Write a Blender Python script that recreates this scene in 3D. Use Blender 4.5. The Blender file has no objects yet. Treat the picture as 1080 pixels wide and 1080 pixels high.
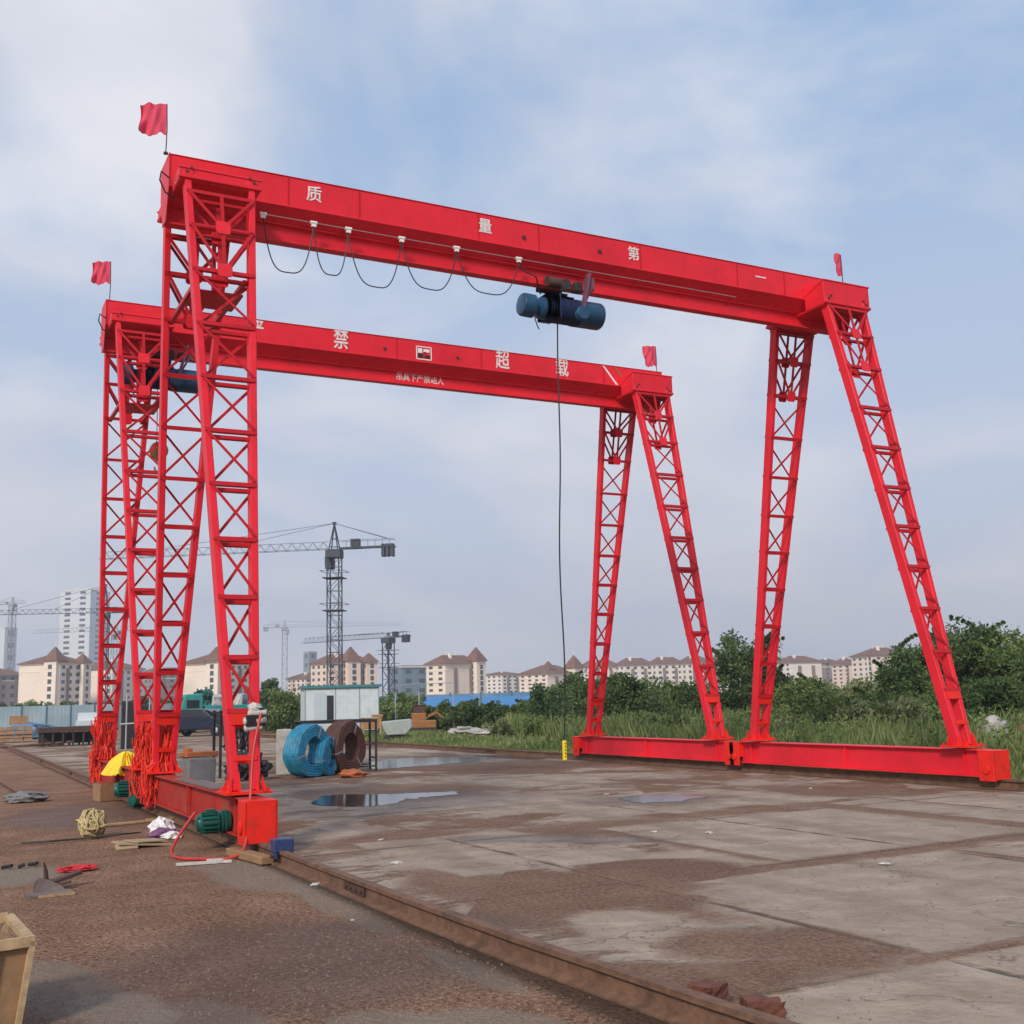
import bpy, bmesh, math, random
import numpy as np
from mathutils import Vector, Matrix
PI=math.pi
random.seed(7)
sc=bpy.context.scene
col=sc.collection

# ------------------------------------------------------------------ camera
F_PX,AZ,PITCH,ROLL,CAMH=1175.642,math.radians(62.418),math.radians(9.45),math.radians(1.621),1.6
FW=Vector((math.cos(AZ)*math.cos(PITCH),math.sin(AZ)*math.cos(PITCH),math.sin(PITCH)))
R0=Vector((math.sin(AZ),-math.cos(AZ),0)); U0=R0.cross(FW)
RR=R0*math.cos(ROLL)-U0*math.sin(ROLL); UU=R0*math.sin(ROLL)+U0*math.cos(ROLL)
cam=bpy.data.cameras.new('camera'); cam.sensor_width=36; cam.lens=36*F_PX/1080
cam.clip_end=6000; cam.clip_start=.05
co=bpy.data.objects.new('camera',cam); col.objects.link(co); sc.camera=co
M=Matrix((RR,UU,-FW)).transposed().to_4x4(); M.translation=Vector((0,0,CAMH)); co.matrix_world=M
FH=Vector((math.cos(AZ),math.sin(AZ),0))
def ray(u,v):
    return FW*F_PX+RR*(u-540)+UU*(540-v)
def bg(u,v,dist):
    """point seen at a photo pixel at a given horizontal forward distance in metres"""
    d=ray(u,v); s=dist/(d.dot(FH)); return Vector((0,0,CAMH))+d*s
def gp(u,v,z=0):
    d=ray(u,v); s=(z-CAMH)/d.z; return Vector((0,0,CAMH))+d*s
def foot(u,dist):
    p=bg(u,735,dist); return Vector((p.x,p.y,0))
def hgt(u,v,dist): return bg(u,v,dist).z

# ------------------------------------------------------------------ world, sun, exposure
SUN_EL,SUN_AZ=math.radians(34),math.radians(223)     # azimuth of the direction towards the sun, from +X
w=bpy.data.worlds.new('World'); sc.world=w; w.use_nodes=True
nt=w.node_tree; nt.nodes.clear(); L=nt.links.new
def N(t,**k):
    n=nt.nodes.new(t)
    for a,b in k.items(): setattr(n,a,b)
    return n
sky=N('ShaderNodeTexSky',sky_type='NISHITA',sun_disc=False,sun_elevation=SUN_EL,sun_rotation=PI/2-SUN_AZ)
sky.dust_density=2.0; sky.air_density=1.1; sky.ozone_density=1.5
tc=N('ShaderNodeTexCoord'); sep=N('ShaderNodeSeparateXYZ'); L(tc.outputs['Generated'],sep.inputs[0])
# clouds live on a plane high above: direction / elevation
add=N('ShaderNodeMath',operation='ADD'); add.inputs[1].default_value=.38; L(sep.outputs[2],add.inputs[0])
mx_=N('ShaderNodeMath',operation='MAXIMUM'); mx_.inputs[1].default_value=.08; L(add.outputs[0],mx_.inputs[0])
dv=N('ShaderNodeVectorMath',operation='DIVIDE'); cmb=N('ShaderNodeCombineXYZ')
for i in range(3): L(mx_.outputs[0],cmb.inputs[i])
L(tc.outputs['Generated'],dv.inputs[0]); L(cmb.outputs[0],dv.inputs[1])
mp=N('ShaderNodeMapping'); mp.inputs['Scale'].default_value=(1.35,1.6,1.2); mp.inputs['Rotation'].default_value=(0,0,.5); mp.inputs['Location'].default_value=(3.3,1.7,0)
L(dv.outputs[0],mp.inputs[0])
n1=N('ShaderNodeTexNoise'); n1.inputs['Scale'].default_value=1.15; n1.inputs['Detail'].default_value=7; n1.inputs['Roughness'].default_value=.55; n1.inputs['Distortion'].default_value=.3
L(mp.outputs[0],n1.inputs['Vector'])
rmp=N('ShaderNodeValToRGB'); rmp.color_ramp.elements[0].position=.42; rmp.color_ramp.elements[1].position=.6
L(n1.outputs[0],rmp.inputs[0])
n2=N('ShaderNodeTexNoise'); n2.inputs['Scale'].default_value=2.3; n2.inputs['Detail'].default_value=7; n2.inputs['Roughness'].default_value=.5
L(mp.outputs[0],n2.inputs['Vector'])
cr2=N('ShaderNodeValToRGB'); e=cr2.color_ramp.elements
e[0].position=.3; e[0].color=(5.6,5.95,7.0,1); e[1].position=.72; e[1].color=(8.4,8.5,9.0,1)
L(n2.outputs[0],cr2.inputs[0])
# clear part of the sky: pale blue, from the sky model blended towards a thin veil
veil=N('ShaderNodeMix',data_type='RGBA'); veil.inputs[0].default_value=.8
L(sky.outputs[0],veil.inputs[6]); veil.inputs[7].default_value=(3.55,5.25,7.9,1)
mix=N('ShaderNodeMix',data_type='RGBA'); L(rmp.outputs[0],mix.inputs[0]); L(veil.outputs[2],mix.inputs[6]); L(cr2.outputs[0],mix.inputs[7])
# towards the horizon the layer thickens to an even grey
hz=N('ShaderNodeMapRange'); hz.inputs[1].default_value=.0; hz.inputs[2].default_value=.5; hz.inputs[3].default_value=.8; hz.inputs[4].default_value=0
L(sep.outputs[2],hz.inputs[0])
mix2=N('ShaderNodeMix',data_type='RGBA'); L(hz.outputs[0],mix2.inputs[0]); L(mix.outputs[2],mix2.inputs[6]); mix2.inputs[7].default_value=(7.0,7.1,7.9,1)
bgn=N('ShaderNodeBackground'); bgn.inputs[1].default_value=.08; L(mix2.outputs[2],bgn.inputs[0])
wo=N('ShaderNodeOutputWorld'); L(bgn.outputs[0],wo.inputs[0])
sl=bpy.data.lights.new('sun','SUN'); sl.energy=2.3; sl.angle=math.radians(10); sl.color=(1,.90,.78)
so=bpy.data.objects.new('sun',sl); col.objects.link(so)
sd=Vector((math.cos(SUN_AZ)*math.cos(SUN_EL),math.sin(SUN_AZ)*math.cos(SUN_EL),math.sin(SUN_EL)))
so.rotation_euler=sd.to_track_quat('Z','Y').to_euler(); so.location=(-20,-20,40)
sc.view_settings.view_transform='Standard'; sc.view_settings.look='None'; sc.view_settings.exposure=0.42; sc.view_settings.gamma=1

# ------------------------------------------------------------------ helpers
def tag(o,label=None,cat=None,group=None,kind=None):
    if label: o['label']=label
    if cat: o['category']=cat
    if group: o['group']=group
    if kind: o['kind']=kind
    return o
def empty(name,loc=(0,0,0),rz=0,label=None,cat=None,group=None):
    o=bpy.data.objects.new(name,None); col.objects.link(o); o.location=loc; o.rotation_euler=(0,0,rz); o.empty_display_size=.2
    return tag(o,label,cat,group)
def copy_tree(o,parent=None):
    c=o.copy(); col.objects.link(c)
    if parent: c.parent=parent
    for ch in list(o.children): copy_tree(ch,c)
    return c
class MB:
    def __init__(s): s.v=[]; s.f=[]
    def addv(s,vs,fs):
        b=len(s.v); s.v.extend([tuple(v) for v in vs]); s.f.extend([tuple(i+b for i in f) for f in fs]); return s
    def box(s,c,sz,rz=0,mat=None):
        hx,hy,hz=sz[0]/2,sz[1]/2,sz[2]/2
        vs=[Vector((x,y,z)) for z in(-hz,hz) for x,y in((-hx,-hy),(hx,-hy),(hx,hy),(-hx,hy))]
        R=mat if mat else Matrix.Rotation(rz,3,'Z')
        vs=[R@v+Vector(c) for v in vs]
        return s.addv(vs,[(3,2,1,0),(4,5,6,7),(0,1,5,4),(1,2,6,5),(2,3,7,6),(3,0,4,7)])
    def bar(s,p,q,w,h,up=(0,0,1)):
        p,q=Vector(p),Vector(q); d=(q-p); l=d.length
        if l<1e-6: return s
        d/=l; up=Vector(up); x=d.cross(up)
        if x.length<1e-4: x=d.cross(Vector((1,0,0)))
        x.normalize(); y=x.cross(d).normalized()
        vs=[]
        for c in(p,q):
            for a,b in((-1,-1),(1,-1),(1,1),(-1,1)): vs.append(c+x*a*w/2+y*b*h/2)
        return s.addv(vs,[(3,2,1,0),(4,5,6,7),(0,1,5,4),(1,2,6,5),(2,3,7,6),(3,0,4,7)])
    def angle(s,p,q,w,t,n):
        """L section: one leg flat on the plane with normal n, the other standing on it"""
        p,q=Vector(p),Vector(q); n=Vector(n).normalized(); d=(q-p).normalized(); sd=d.cross(n).normalized()
        s.bar(p,q,w,t,n); s.bar(p+sd*(w/2-t/2)-n*(w/2+t*.6),q+sd*(w/2-t/2)-n*(w/2+t*.6),t,w,n); return s
    def tube(s,pts,r,seg=8,cap=True,rs=None):
        pts=[Vector(p) for p in pts]; n=len(pts); b=len(s.v); prev=None
        for i,p in enumerate(pts):
            d=(pts[min(i+1,n-1)]-pts[max(i-1,0)]); d=d.normalized() if d.length>1e-9 else Vector((0,0,1))
            if prev is None:
                a=d.cross(Vector((0,0,1)))
                if a.length<.05: a=d.cross(Vector((1,0,0)))
            else: a=prev-d*prev.dot(d)
            a.normalize(); prev=a; c=d.cross(a); rr=rs[i] if rs else r
            for k in range(seg):
                t=2*PI*k/seg; s.v.append(tuple(p+a*math.cos(t)*rr+c*math.sin(t)*rr))
        for i in range(n-1):
            for k in range(seg):
                k2=(k+1)%seg; s.f.append((b+i*seg+k,b+i*seg+k2,b+(i+1)*seg+k2,b+(i+1)*seg+k))
        if cap:
            s.f.append(tuple(b+k for k in range(seg))[::-1]); s.f.append(tuple(b+(n-1)*seg+k for k in range(seg)))
        return s
    def cyl(s,p,q,r,seg=20,r2=None): return s.tube([p,q],r,seg,rs=[r,r if r2 is None else r2])
    def lathe(s,p,q,prof,seg=24):
        """prof: list of (t along p..q, radius)"""
        p,q=Vector(p),Vector(q)
        return s.tube([p.lerp(q,t) for t,_ in prof],1,seg,True,[r for _,r in prof]) if False else s._lathe(p,q,prof,seg)
    def _lathe(s,p,q,prof,seg):
        d=(q-p).normalized(); a=d.cross(Vector((0,0,1)))
        if a.length<.05: a=d.cross(Vector((1,0,0)))
        a.normalize(); c=d.cross(a); b=len(s.v)
        for t,r in prof:
            o=p.lerp(q,t)
            for k in range(seg):
                th=2*PI*k/seg; s.v.append(tuple(o+a*math.cos(th)*r+c*math.sin(th)*r))
        for i in range(len(prof)-1):
            for k in range(seg):
                k2=(k+1)%seg; s.f.append((b+i*seg+k,b+i*seg+k2,b+(i+1)*seg+k2,b+(i+1)*seg+k))
        s.f.append(tuple(b+k for k in range(seg))[::-1]); m=len(prof)-1; s.f.append(tuple(b+m*seg+k for k in range(seg)))
        return s
    def prism(s,poly,off,ax=None):
        """extrude closed 3D polygon by vector off"""
        n=len(poly); off=Vector(off); vs=[Vector(p) for p in poly]+[Vector(p)+off for p in poly]
        return s.addv(vs,[tuple(range(n))[::-1],tuple(range(n,2*n))]+[(i,(i+1)%n,n+(i+1)%n,n+i) for i in range(n)])
    def build(s,name,mat,parent=None,smooth=False,bevel=0,seg=1):
        me=bpy.data.meshes.new(name); me.from_pydata(s.v,[],s.f); me.update()
        bm=bmesh.new(); bm.from_mesh(me); bmesh.ops.recalc_face_normals(bm,faces=bm.faces); bm.to_mesh(me); bm.free()
        me.materials.append(mat)
        if smooth:
            me.polygons.foreach_set('use_smooth',[True]*len(me.polygons)); me.set_sharp_from_angle(angle=math.radians(42))
        o=bpy.data.objects.new(name,me); col.objects.link(o)
        if parent: o.parent=parent
        if bevel:
            m=o.modifiers.new('bevel','BEVEL'); m.width=bevel; m.segments=seg; m.limit_method='ANGLE'
        return o
    def build_each(s,name,mat,parent=None,smooth=False,bevel=0):
        """every separate piece becomes an object of its own"""
        par=list(range(len(s.v)))
        def fd(i):
            while par[i]!=i: par[i]=par[par[i]]; i=par[i]
            return i
        for f in s.f:
            for k in f[1:]: par[fd(k)]=fd(f[0])
        gr={}
        for f in s.f: gr.setdefault(fd(f[0]),[]).append(f)
        out=[]
        for fs in gr.values():
            ids=sorted({i for f in fs for i in f}); mp={i:k for k,i in enumerate(ids)}
            m=MB(); m.v=[s.v[i] for i in ids]; m.f=[tuple(mp[i] for i in f) for f in fs]; out.append(m.build(name,mat,parent,smooth,bevel))
        return out
def quick_mesh(name,V,Fq,mat,parent=None,attr=None):
    """big numpy mesh: V (n,3), Fq (m,k)"""
    me=bpy.data.meshes.new(name); m,k=Fq.shape
    me.vertices.add(len(V)); me.vertices.foreach_set('co',V.astype(np.float32).ravel())
    me.loops.add(m*k); me.loops.foreach_set('vertex_index',Fq.astype(np.int32).ravel())
    me.polygons.add(m); me.polygons.foreach_set('loop_start',np.arange(0,m*k,k,dtype=np.int32))
    me.update(calc_edges=True); me.materials.append(mat)
    if attr is not None:
        a=me.attributes.new('tint','FLOAT','FACE'); a.data.foreach_set('value',attr.astype(np.float32))
    o=bpy.data.objects.new(name,me); col.objects.link(o)
    if parent: o.parent=parent
    return o

# ------------------------------------------------------------------ materials
def new_mat(name):
    m=bpy.data.materials.new(name); m.use_nodes=True; nt=m.node_tree; b=nt.nodes['Principled BSDF']; return m,nt,b
def mat(name,c,rough=.6,var=.12,scale=6,metal=0,bump=0,dirt=None,dirt_amt=.35,dscale=2.5,spec=.4,bscale=None,runs=None):
    """base colour with noise variation, optional second dirt/rust colour in patches"""
    m,nt,b=new_mat(name); L=nt.links.new; n=nt.nodes
    tc=n.new('ShaderNodeTexCoord')
    no=n.new('ShaderNodeTexNoise'); no.inputs['Scale'].default_value=scale; no.inputs['Detail'].default_value=6; no.inputs['Roughness'].default_value=.6
    L(tc.outputs['Object'],no.inputs['Vector'])
    r=n.new('ShaderNodeValToRGB'); r.color_ramp.elements[0].position=.3; r.color_ramp.elements[1].position=.7
    c=Vector(c); r.color_ramp.elements[0].color=(*(c*(1-var)),1); r.color_ramp.elements[1].color=(*(c*(1+var)),1)
    L(no.outputs[0],r.inputs[0]); out=r.outputs[0]
    if dirt:
        n2=n.new('ShaderNodeTexNoise'); n2.inputs['Scale'].default_value=dscale; n2.inputs['Detail'].default_value=8; n2.inputs['Roughness'].default_value=.7
        L(tc.outputs['Object'],n2.inputs['Vector'])
        r2=n.new('ShaderNodeMapRange'); r2.inputs[1].default_value=.5; r2.inputs[2].default_value=.72; r2.inputs[4].default_value=dirt_amt
        L(n2.outputs[0],r2.inputs[0]); mx=n.new('ShaderNodeMix'); mx.data_type='RGBA'
        L(r2.outputs[0],mx.inputs[0]); L(out,mx.inputs[6]); mx.inputs[7].default_value=(*dirt,1); out=mx.outputs[2]
    if runs:   # thin rust and dirt runs, long in z
        mpn=n.new('ShaderNodeMapping'); mpn.inputs['Scale'].default_value=(9,9,.55); L(tc.outputs['Object'],mpn.inputs[0])
        n5=n.new('ShaderNodeTexNoise'); n5.inputs['Scale'].default_value=1.6; n5.inputs['Detail'].default_value=7; n5.inputs['Roughness'].default_value=.75; L(mpn.outputs[0],n5.inputs['Vector'])
        r5=n.new('ShaderNodeMapRange'); r5.inputs[1].default_value=.55; r5.inputs[2].default_value=.7; r5.inputs[4].default_value=.5; L(n5.outputs[0],r5.inputs[0])
        mx5=n.new('ShaderNodeMix'); mx5.data_type='RGBA'; L(r5.outputs[0],mx5.inputs[0]); L(out,mx5.inputs[6]); mx5.inputs[7].default_value=(*runs,1); out=mx5.outputs[2]
        n6=n.new('ShaderNodeTexNoise'); n6.inputs['Scale'].default_value=22; n6.inputs['Detail'].default_value=4; L(tc.outputs['Object'],n6.inputs['Vector'])
        r6=n.new('ShaderNodeMapRange'); r6.inputs[1].default_value=.68; r6.inputs[2].default_value=.74; r6.inputs[4].default_value=.55; L(n6.outputs[0],r6.inputs[0])
        mx6=n.new('ShaderNodeMix'); mx6.data_type='RGBA'; L(r6.outputs[0],mx6.inputs[0]); L(out,mx6.inputs[6]); mx6.inputs[7].default_value=(.2,.035,.025,1); out=mx6.outputs[2]
    L(out,b.inputs['Base Color'])
    rr=n.new('ShaderNodeMapRange'); rr.inputs[3].default_value=max(.02,rough-.12); rr.inputs[4].default_value=min(1,rough+.12)
    L(no.outputs[0],rr.inputs[0]); L(rr.outputs[0],b.inputs['Roughness'])
    b.inputs['Metallic'].default_value=metal; b.inputs['Specular IOR Level'].default_value=spec
    if bump:
        bp=n.new('ShaderNodeBump'); bp.inputs['Strength'].default_value=bump; bp.inputs['Distance'].default_value=.02
        if bscale:
            n3=n.new('ShaderNodeTexNoise'); n3.inputs['Scale'].default_value=bscale; n3.inputs['Detail'].default_value=4; L(tc.outputs['Object'],n3.inputs['Vector']); L(n3.outputs[0],bp.inputs['Height'])
        else: L(no.outputs[0],bp.inputs['Height'])
        L(bp.outputs[0],b.inputs['Normal'])
    return m
RED=mat('red_gloss_paint',(.76,.019,.036),.45,.1,1.6,dirt=(.5,.018,.024),dirt_amt=.55,dscale=.9,spec=.25,bump=.12,bscale=3,runs=(.42,.03,.026))
RED2=mat('shaded_dark_red_paint',(.5,.014,.022),.42,.1,5,dirt=(.3,.02,.02),dirt_amt=.4,dscale=6,spec=.2)  # darker copy of the red: shadow on the backlit braces put into the colour
REDW=mat('red_cable_sheath',(.8,.05,.02),.5,.3,9)
REDB=mat('bright_red_paint',(.8,.022,.012),.45,.1,4,dirt=(.35,.045,.025),dirt_amt=.6,dscale=5,spec=.25,runs=(.3,.04,.025))
LETTER=mat('worn_white_lettering',(.78,.74,.72),.6,.08,20,dirt=(.6,.08,.08),dirt_amt=.8,dscale=14)
DUSTSHADE=mat('dusty_shaded_red_paint',(.42,.03,.022),.7,.2,4,dirt=(.2,.11,.08),dirt_amt=.85,dscale=3.5,spec=.15,runs=(.2,.06,.045))  # dust, with the shade on the left end beam mixed into the colour
WHITE=mat('white_paint',(.82,.8,.78),.5,.04,9)
BLUE=mat('blue_machine_paint',(.014,.07,.15),.35,.2,8,dirt=(.04,.04,.07),dirt_amt=.7,dscale=9)
PURP=mat('dark_purple_blue_paint',(.025,.045,.14),.4,.25,12,dirt=(.12,.05,.09),dirt_amt=.6,dscale=14)
TEAL=mat('teal_green_paint',(.008,.095,.075),.35,.2,8,dirt=(.02,.05,.05),dirt_amt=.6,dscale=15)
BLACK=mat('black_rubber',(.018,.018,.02),.6,.2,8)
STEEL=mat('dull_grey_steel',(.25,.26,.27),.45,.15,8,metal=.6)
DARK=mat('dark_steel',(.035,.033,.035),.6,.2,6,dirt=(.09,.05,.035),dirt_amt=.5)
RUST=mat('rusty_rail_steel',(.17,.09,.055),.75,.35,9,dirt=(.06,.035,.025),dirt_amt=.8,dscale=3,bump=.3,bscale=30)
RUSTD=mat('dark_rust_steel',(.075,.04,.03),.7,.3,7,dirt=(.13,.07,.04),dirt_amt=.6,dscale=5,bump=.2)
FLAG=mat('pink_red_flag_cloth',(.7,.07,.13),.8,.08,3)
YEL=mat('yellow_plastic_sheet',(.85,.62,.02),.45,.1,6,bump=.3)
ORG=mat('orange_machine_paint',(.32,.13,.04),.5,.15,6,dirt=(.2,.1,.05),dirt_amt=.5)
WOOD=mat('weathered_pine',(.42,.29,.15),.8,.2,14,dirt=(.16,.1,.06),dirt_amt=.7,dscale=5,bump=.2,bscale=40)
PLY=mat('brown_plywood',(.3,.175,.09),.75,.2,9,dirt=(.1,.06,.04),dirt_amt=.6,dscale=4,bump=.15,bscale=40)
CARD=mat('tan_cardboard',(.4,.3,.18),.85,.12,6,dirt=(.2,.14,.1),dirt_amt=.6)
STRAW=mat('straw_rope',(.5,.4,.2),.9,.3,12,bump=.2)
CONC=mat('rough_grey_concrete',(.2,.2,.205),.85,.14,5,dirt=(.12,.1,.09),dirt_amt=.6,dscale=3,bump=.3,bscale=25)
CONCP=mat('pale_concrete',(.45,.44,.4),.85,.12,5,dirt=(.22,.19,.16),dirt_amt=.6,dscale=4,bump=.2,bscale=25)
BRICK=mat('red_brick_lump',(.15,.055,.036),.85,.25,12,dirt=(.12,.07,.05),dirt_amt=.5,bump=.5,bscale=30)
COILB=mat('blue_wrapped_sheet',(.02,.24,.4),.5,.35,9,dirt=(.1,.32,.42),dirt_amt=.9,dscale=5,bump=.8,bscale=12)
COILR=mat('brown_rusty_strip',(.12,.05,.035),.6,.3,10,dirt=(.05,.03,.03),dirt_amt=.7,dscale=9,bump=.4,bscale=20)
CABINW=mat('white_cabin_panel',(.62,.68,.7),.5,.06,4,dirt=(.4,.42,.42),dirt_amt=.5)
CABINR=mat('teal_cabin_roof',(.06,.22,.24),.5,.1,4)
GLASS=mat('dark_window_glass',(.03,.035,.045),.12,.2,2,spec=.6)
CARB=mat('dark_blue_car_paint',(.01,.018,.04),.2,.1,3,spec=.6)
LITEP=mat('headlamp_lens',(.7,.75,.8),.1,.05,3,spec=.8)
TRT=mat('turquoise_truck_paint',(.03,.3,.27),.4,.1,3,dirt=(.1,.15,.14),dirt_amt=.6)
SHEDB=mat('blue_sheet_roofing',(.05,.2,.45),.5,.12,2,dirt=(.12,.25,.42),dirt_amt=.5,dscale=.6)
HOARD=mat('pale_blue_hoarding_panel',(.3,.42,.47),.5,.12,.6,dirt=(.45,.5,.52),dirt_amt=.6,dscale=.3)
WALLC=mat('cream_render_wall',(.88,.77,.64),.85,.07,.25,dirt=(.45,.38,.32),dirt_amt=.4,dscale=.12)
WALLW=mat('off_white_render_wall',(.86,.8,.72),.85,.06,.2,dirt=(.42,.4,.38),dirt_amt=.4,dscale=.1)
WALLP=mat('pinkish_render_wall',(.84,.68,.56),.85,.06,.2)
WALLG=mat('grey_brown_wall',(.3,.26,.24),.85,.1,.2)
ROOF=mat('red_brown_tile_roof',(.19,.095,.065),.8,.2,.5)
ROOFG=mat('grey_flat_roof',(.2,.2,.22),.8,.1,.5)
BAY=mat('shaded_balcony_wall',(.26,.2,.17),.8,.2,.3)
WIN=mat('facade_window_glass',(.07,.075,.09),.2,.3,.3,spec=.6)
TOWERW=mat('pale_tower_wall',(.7,.74,.76),.8,.05,.1)
TOWERG=mat('bluish_glass_wall',(.16,.24,.29),.25,.12,.1,spec=.6)
CRANE=mat('tower_crane_grey_blue',(.045,.055,.075),.6,.2,.6)
CRANEB=mat('counterweight_concrete',(.3,.3,.3),.8,.1,.6)
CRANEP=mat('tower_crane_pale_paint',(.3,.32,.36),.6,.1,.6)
BARK=mat('brown_bark',(.06,.045,.032),.9,.25,8,bump=.4)
PIPE=mat('galvanised_pipe',(.4,.42,.43),.5,.1,5,metal=.3)
TARP=mat('grey_green_tarpaulin',(.34,.38,.36),.7,.1,5,bump=.3)
RAG=mat('white_paper_rag',(.75,.73,.74),.8,.06,8)
RAGD=mat('dirty_paper',(.55,.52,.49),.85,.2,8,dirt=(.25,.2,.18),dirt_amt=.7,dscale=9)
RAGR=mat('red_rag_cloth',(.5,.03,.04),.85,.2,8,bump=.3)
SCRAP=mat('grey_brown_board',(.17,.13,.12),.8,.25,8,dirt=(.3,.22,.14),dirt_amt=.5)
CABLEK=mat('black_cable_sheath',(.02,.02,.025),.5,.1,8)
ORC=mat('rusty_orange_clay',(.4,.12,.04),.8,.25,8,bump=.3)
STONE=mat('pale_rubble_stone',(.42,.4,.37),.9,.2,3,bump=.4)
def leafmat(name,c1,c2,trans=.25):
    m,nt,b=new_mat(name); n=nt.nodes; L=nt.links.new
    a=n.new('ShaderNodeAttribute'); a.attribute_name='tint'
    r=n.new('ShaderNodeValToRGB'); r.color_ramp.elements[0].color=(*c1,1); r.color_ramp.elements[1].color=(*c2,1)
    L(a.outputs['Fac'],r.inputs[0]); L(r.outputs[0],b.inputs['Base Color']); b.inputs['Roughness'].default_value=.6; b.inputs['Specular IOR Level'].default_value=.25
    tr=n.new('ShaderNodeBsdfTranslucent'); L(r.outputs[0],tr.inputs[0]); ms=n.new('ShaderNodeMixShader'); ms.inputs[0].default_value=trans
    L(b.outputs[0],ms.inputs[1]); L(tr.outputs[0],ms.inputs[2]); L(ms.outputs[0],n['Material Output'].inputs[0]); return m
LEAF_D=leafmat('dark_green_leaf',(.035,.07,.022),(.14,.2,.07))
LEAF_M=leafmat('mid_green_leaf',(.06,.11,.03),(.22,.28,.09))
LEAF_G=leafmat('grey_green_leaf',(.09,.13,.055),(.28,.31,.14))
GRASS=leafmat('dry_and_green_grass',(.065,.13,.03),(.31,.34,.13),.3)

# ------------------------------------------------------------------ ground
def ellipse_mask(nt,co_sock,noise_sock,cx,cy,rx,ry,rot=0,soft=.35,namp=.8):
    n=nt.nodes; L=nt.links.new
    mp=n.new('ShaderNodeMapping'); mp.vector_type='TEXTURE'; mp.inputs['Location'].default_value=(cx,cy,0); mp.inputs['Rotation'].default_value=(0,0,rot); mp.inputs['Scale'].default_value=(rx,ry,1)
    L(co_sock,mp.inputs[0])
    ln=n.new('ShaderNodeVectorMath'); ln.operation='LENGTH'; L(mp.outputs[0],ln.inputs[0])
    ad=n.new('ShaderNodeMath'); ad.operation='MULTIPLY_ADD'; L(noise_sock,ad.inputs[0]); ad.inputs[1].default_value=namp; L(ln.outputs['Value'],ad.inputs[2])
    mr=n.new('ShaderNodeMapRange'); mr.interpolation_type='SMOOTHSTEP'; c=1+namp*.5
    mr.inputs[1].default_value=c-soft; mr.inputs[2].default_value=c+soft; mr.inputs[3].default_value=1; mr.inputs[4].default_value=0
    L(ad.outputs[0],mr.inputs[0]); return mr.outputs[0]
def rect_mask(nt,co_sock,noise_sock,x0,x1,y0,y1,soft=.05,namp=.16):
    """1 inside a slab-shaped patch with slightly broken edges"""
    n=nt.nodes; L=nt.links.new
    vs=n.new('ShaderNodeVectorMath'); vs.operation='SUBTRACT'; L(co_sock,vs.inputs[0]); vs.inputs[1].default_value=((x0+x1)/2,(y0+y1)/2,0)
    va=n.new('ShaderNodeVectorMath'); va.operation='ABSOLUTE'; L(vs.outputs[0],va.inputs[0])
    v2=n.new('ShaderNodeVectorMath'); v2.operation='SUBTRACT'; L(va.outputs[0],v2.inputs[0]); v2.inputs[1].default_value=((x1-x0)/2,(y1-y0)/2,0)
    sp=n.new('ShaderNodeSeparateXYZ'); L(v2.outputs[0],sp.inputs[0]); mx=n.new('ShaderNodeMath'); mx.operation='MAXIMUM'; L(sp.outputs[0],mx.inputs[0]); L(sp.outputs[1],mx.inputs[1])
    ad=n.new('ShaderNodeMath'); ad.operation='MULTIPLY_ADD'; L(noise_sock,ad.inputs[0]); ad.inputs[1].default_value=namp*2; L(mx.outputs[0],ad.inputs[2])
    mr=n.new('ShaderNodeMapRange'); mr.inputs[1].default_value=namp-soft; mr.inputs[2].default_value=namp+soft; mr.inputs[3].default_value=1; mr.inputs[4].default_value=0; L(ad.outputs[0],mr.inputs[0]); return mr.outputs[0]
XL,G,Y1,Y2,W=3.229,11.521,15.392,21.712,3.234
XR=XL+G
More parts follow.
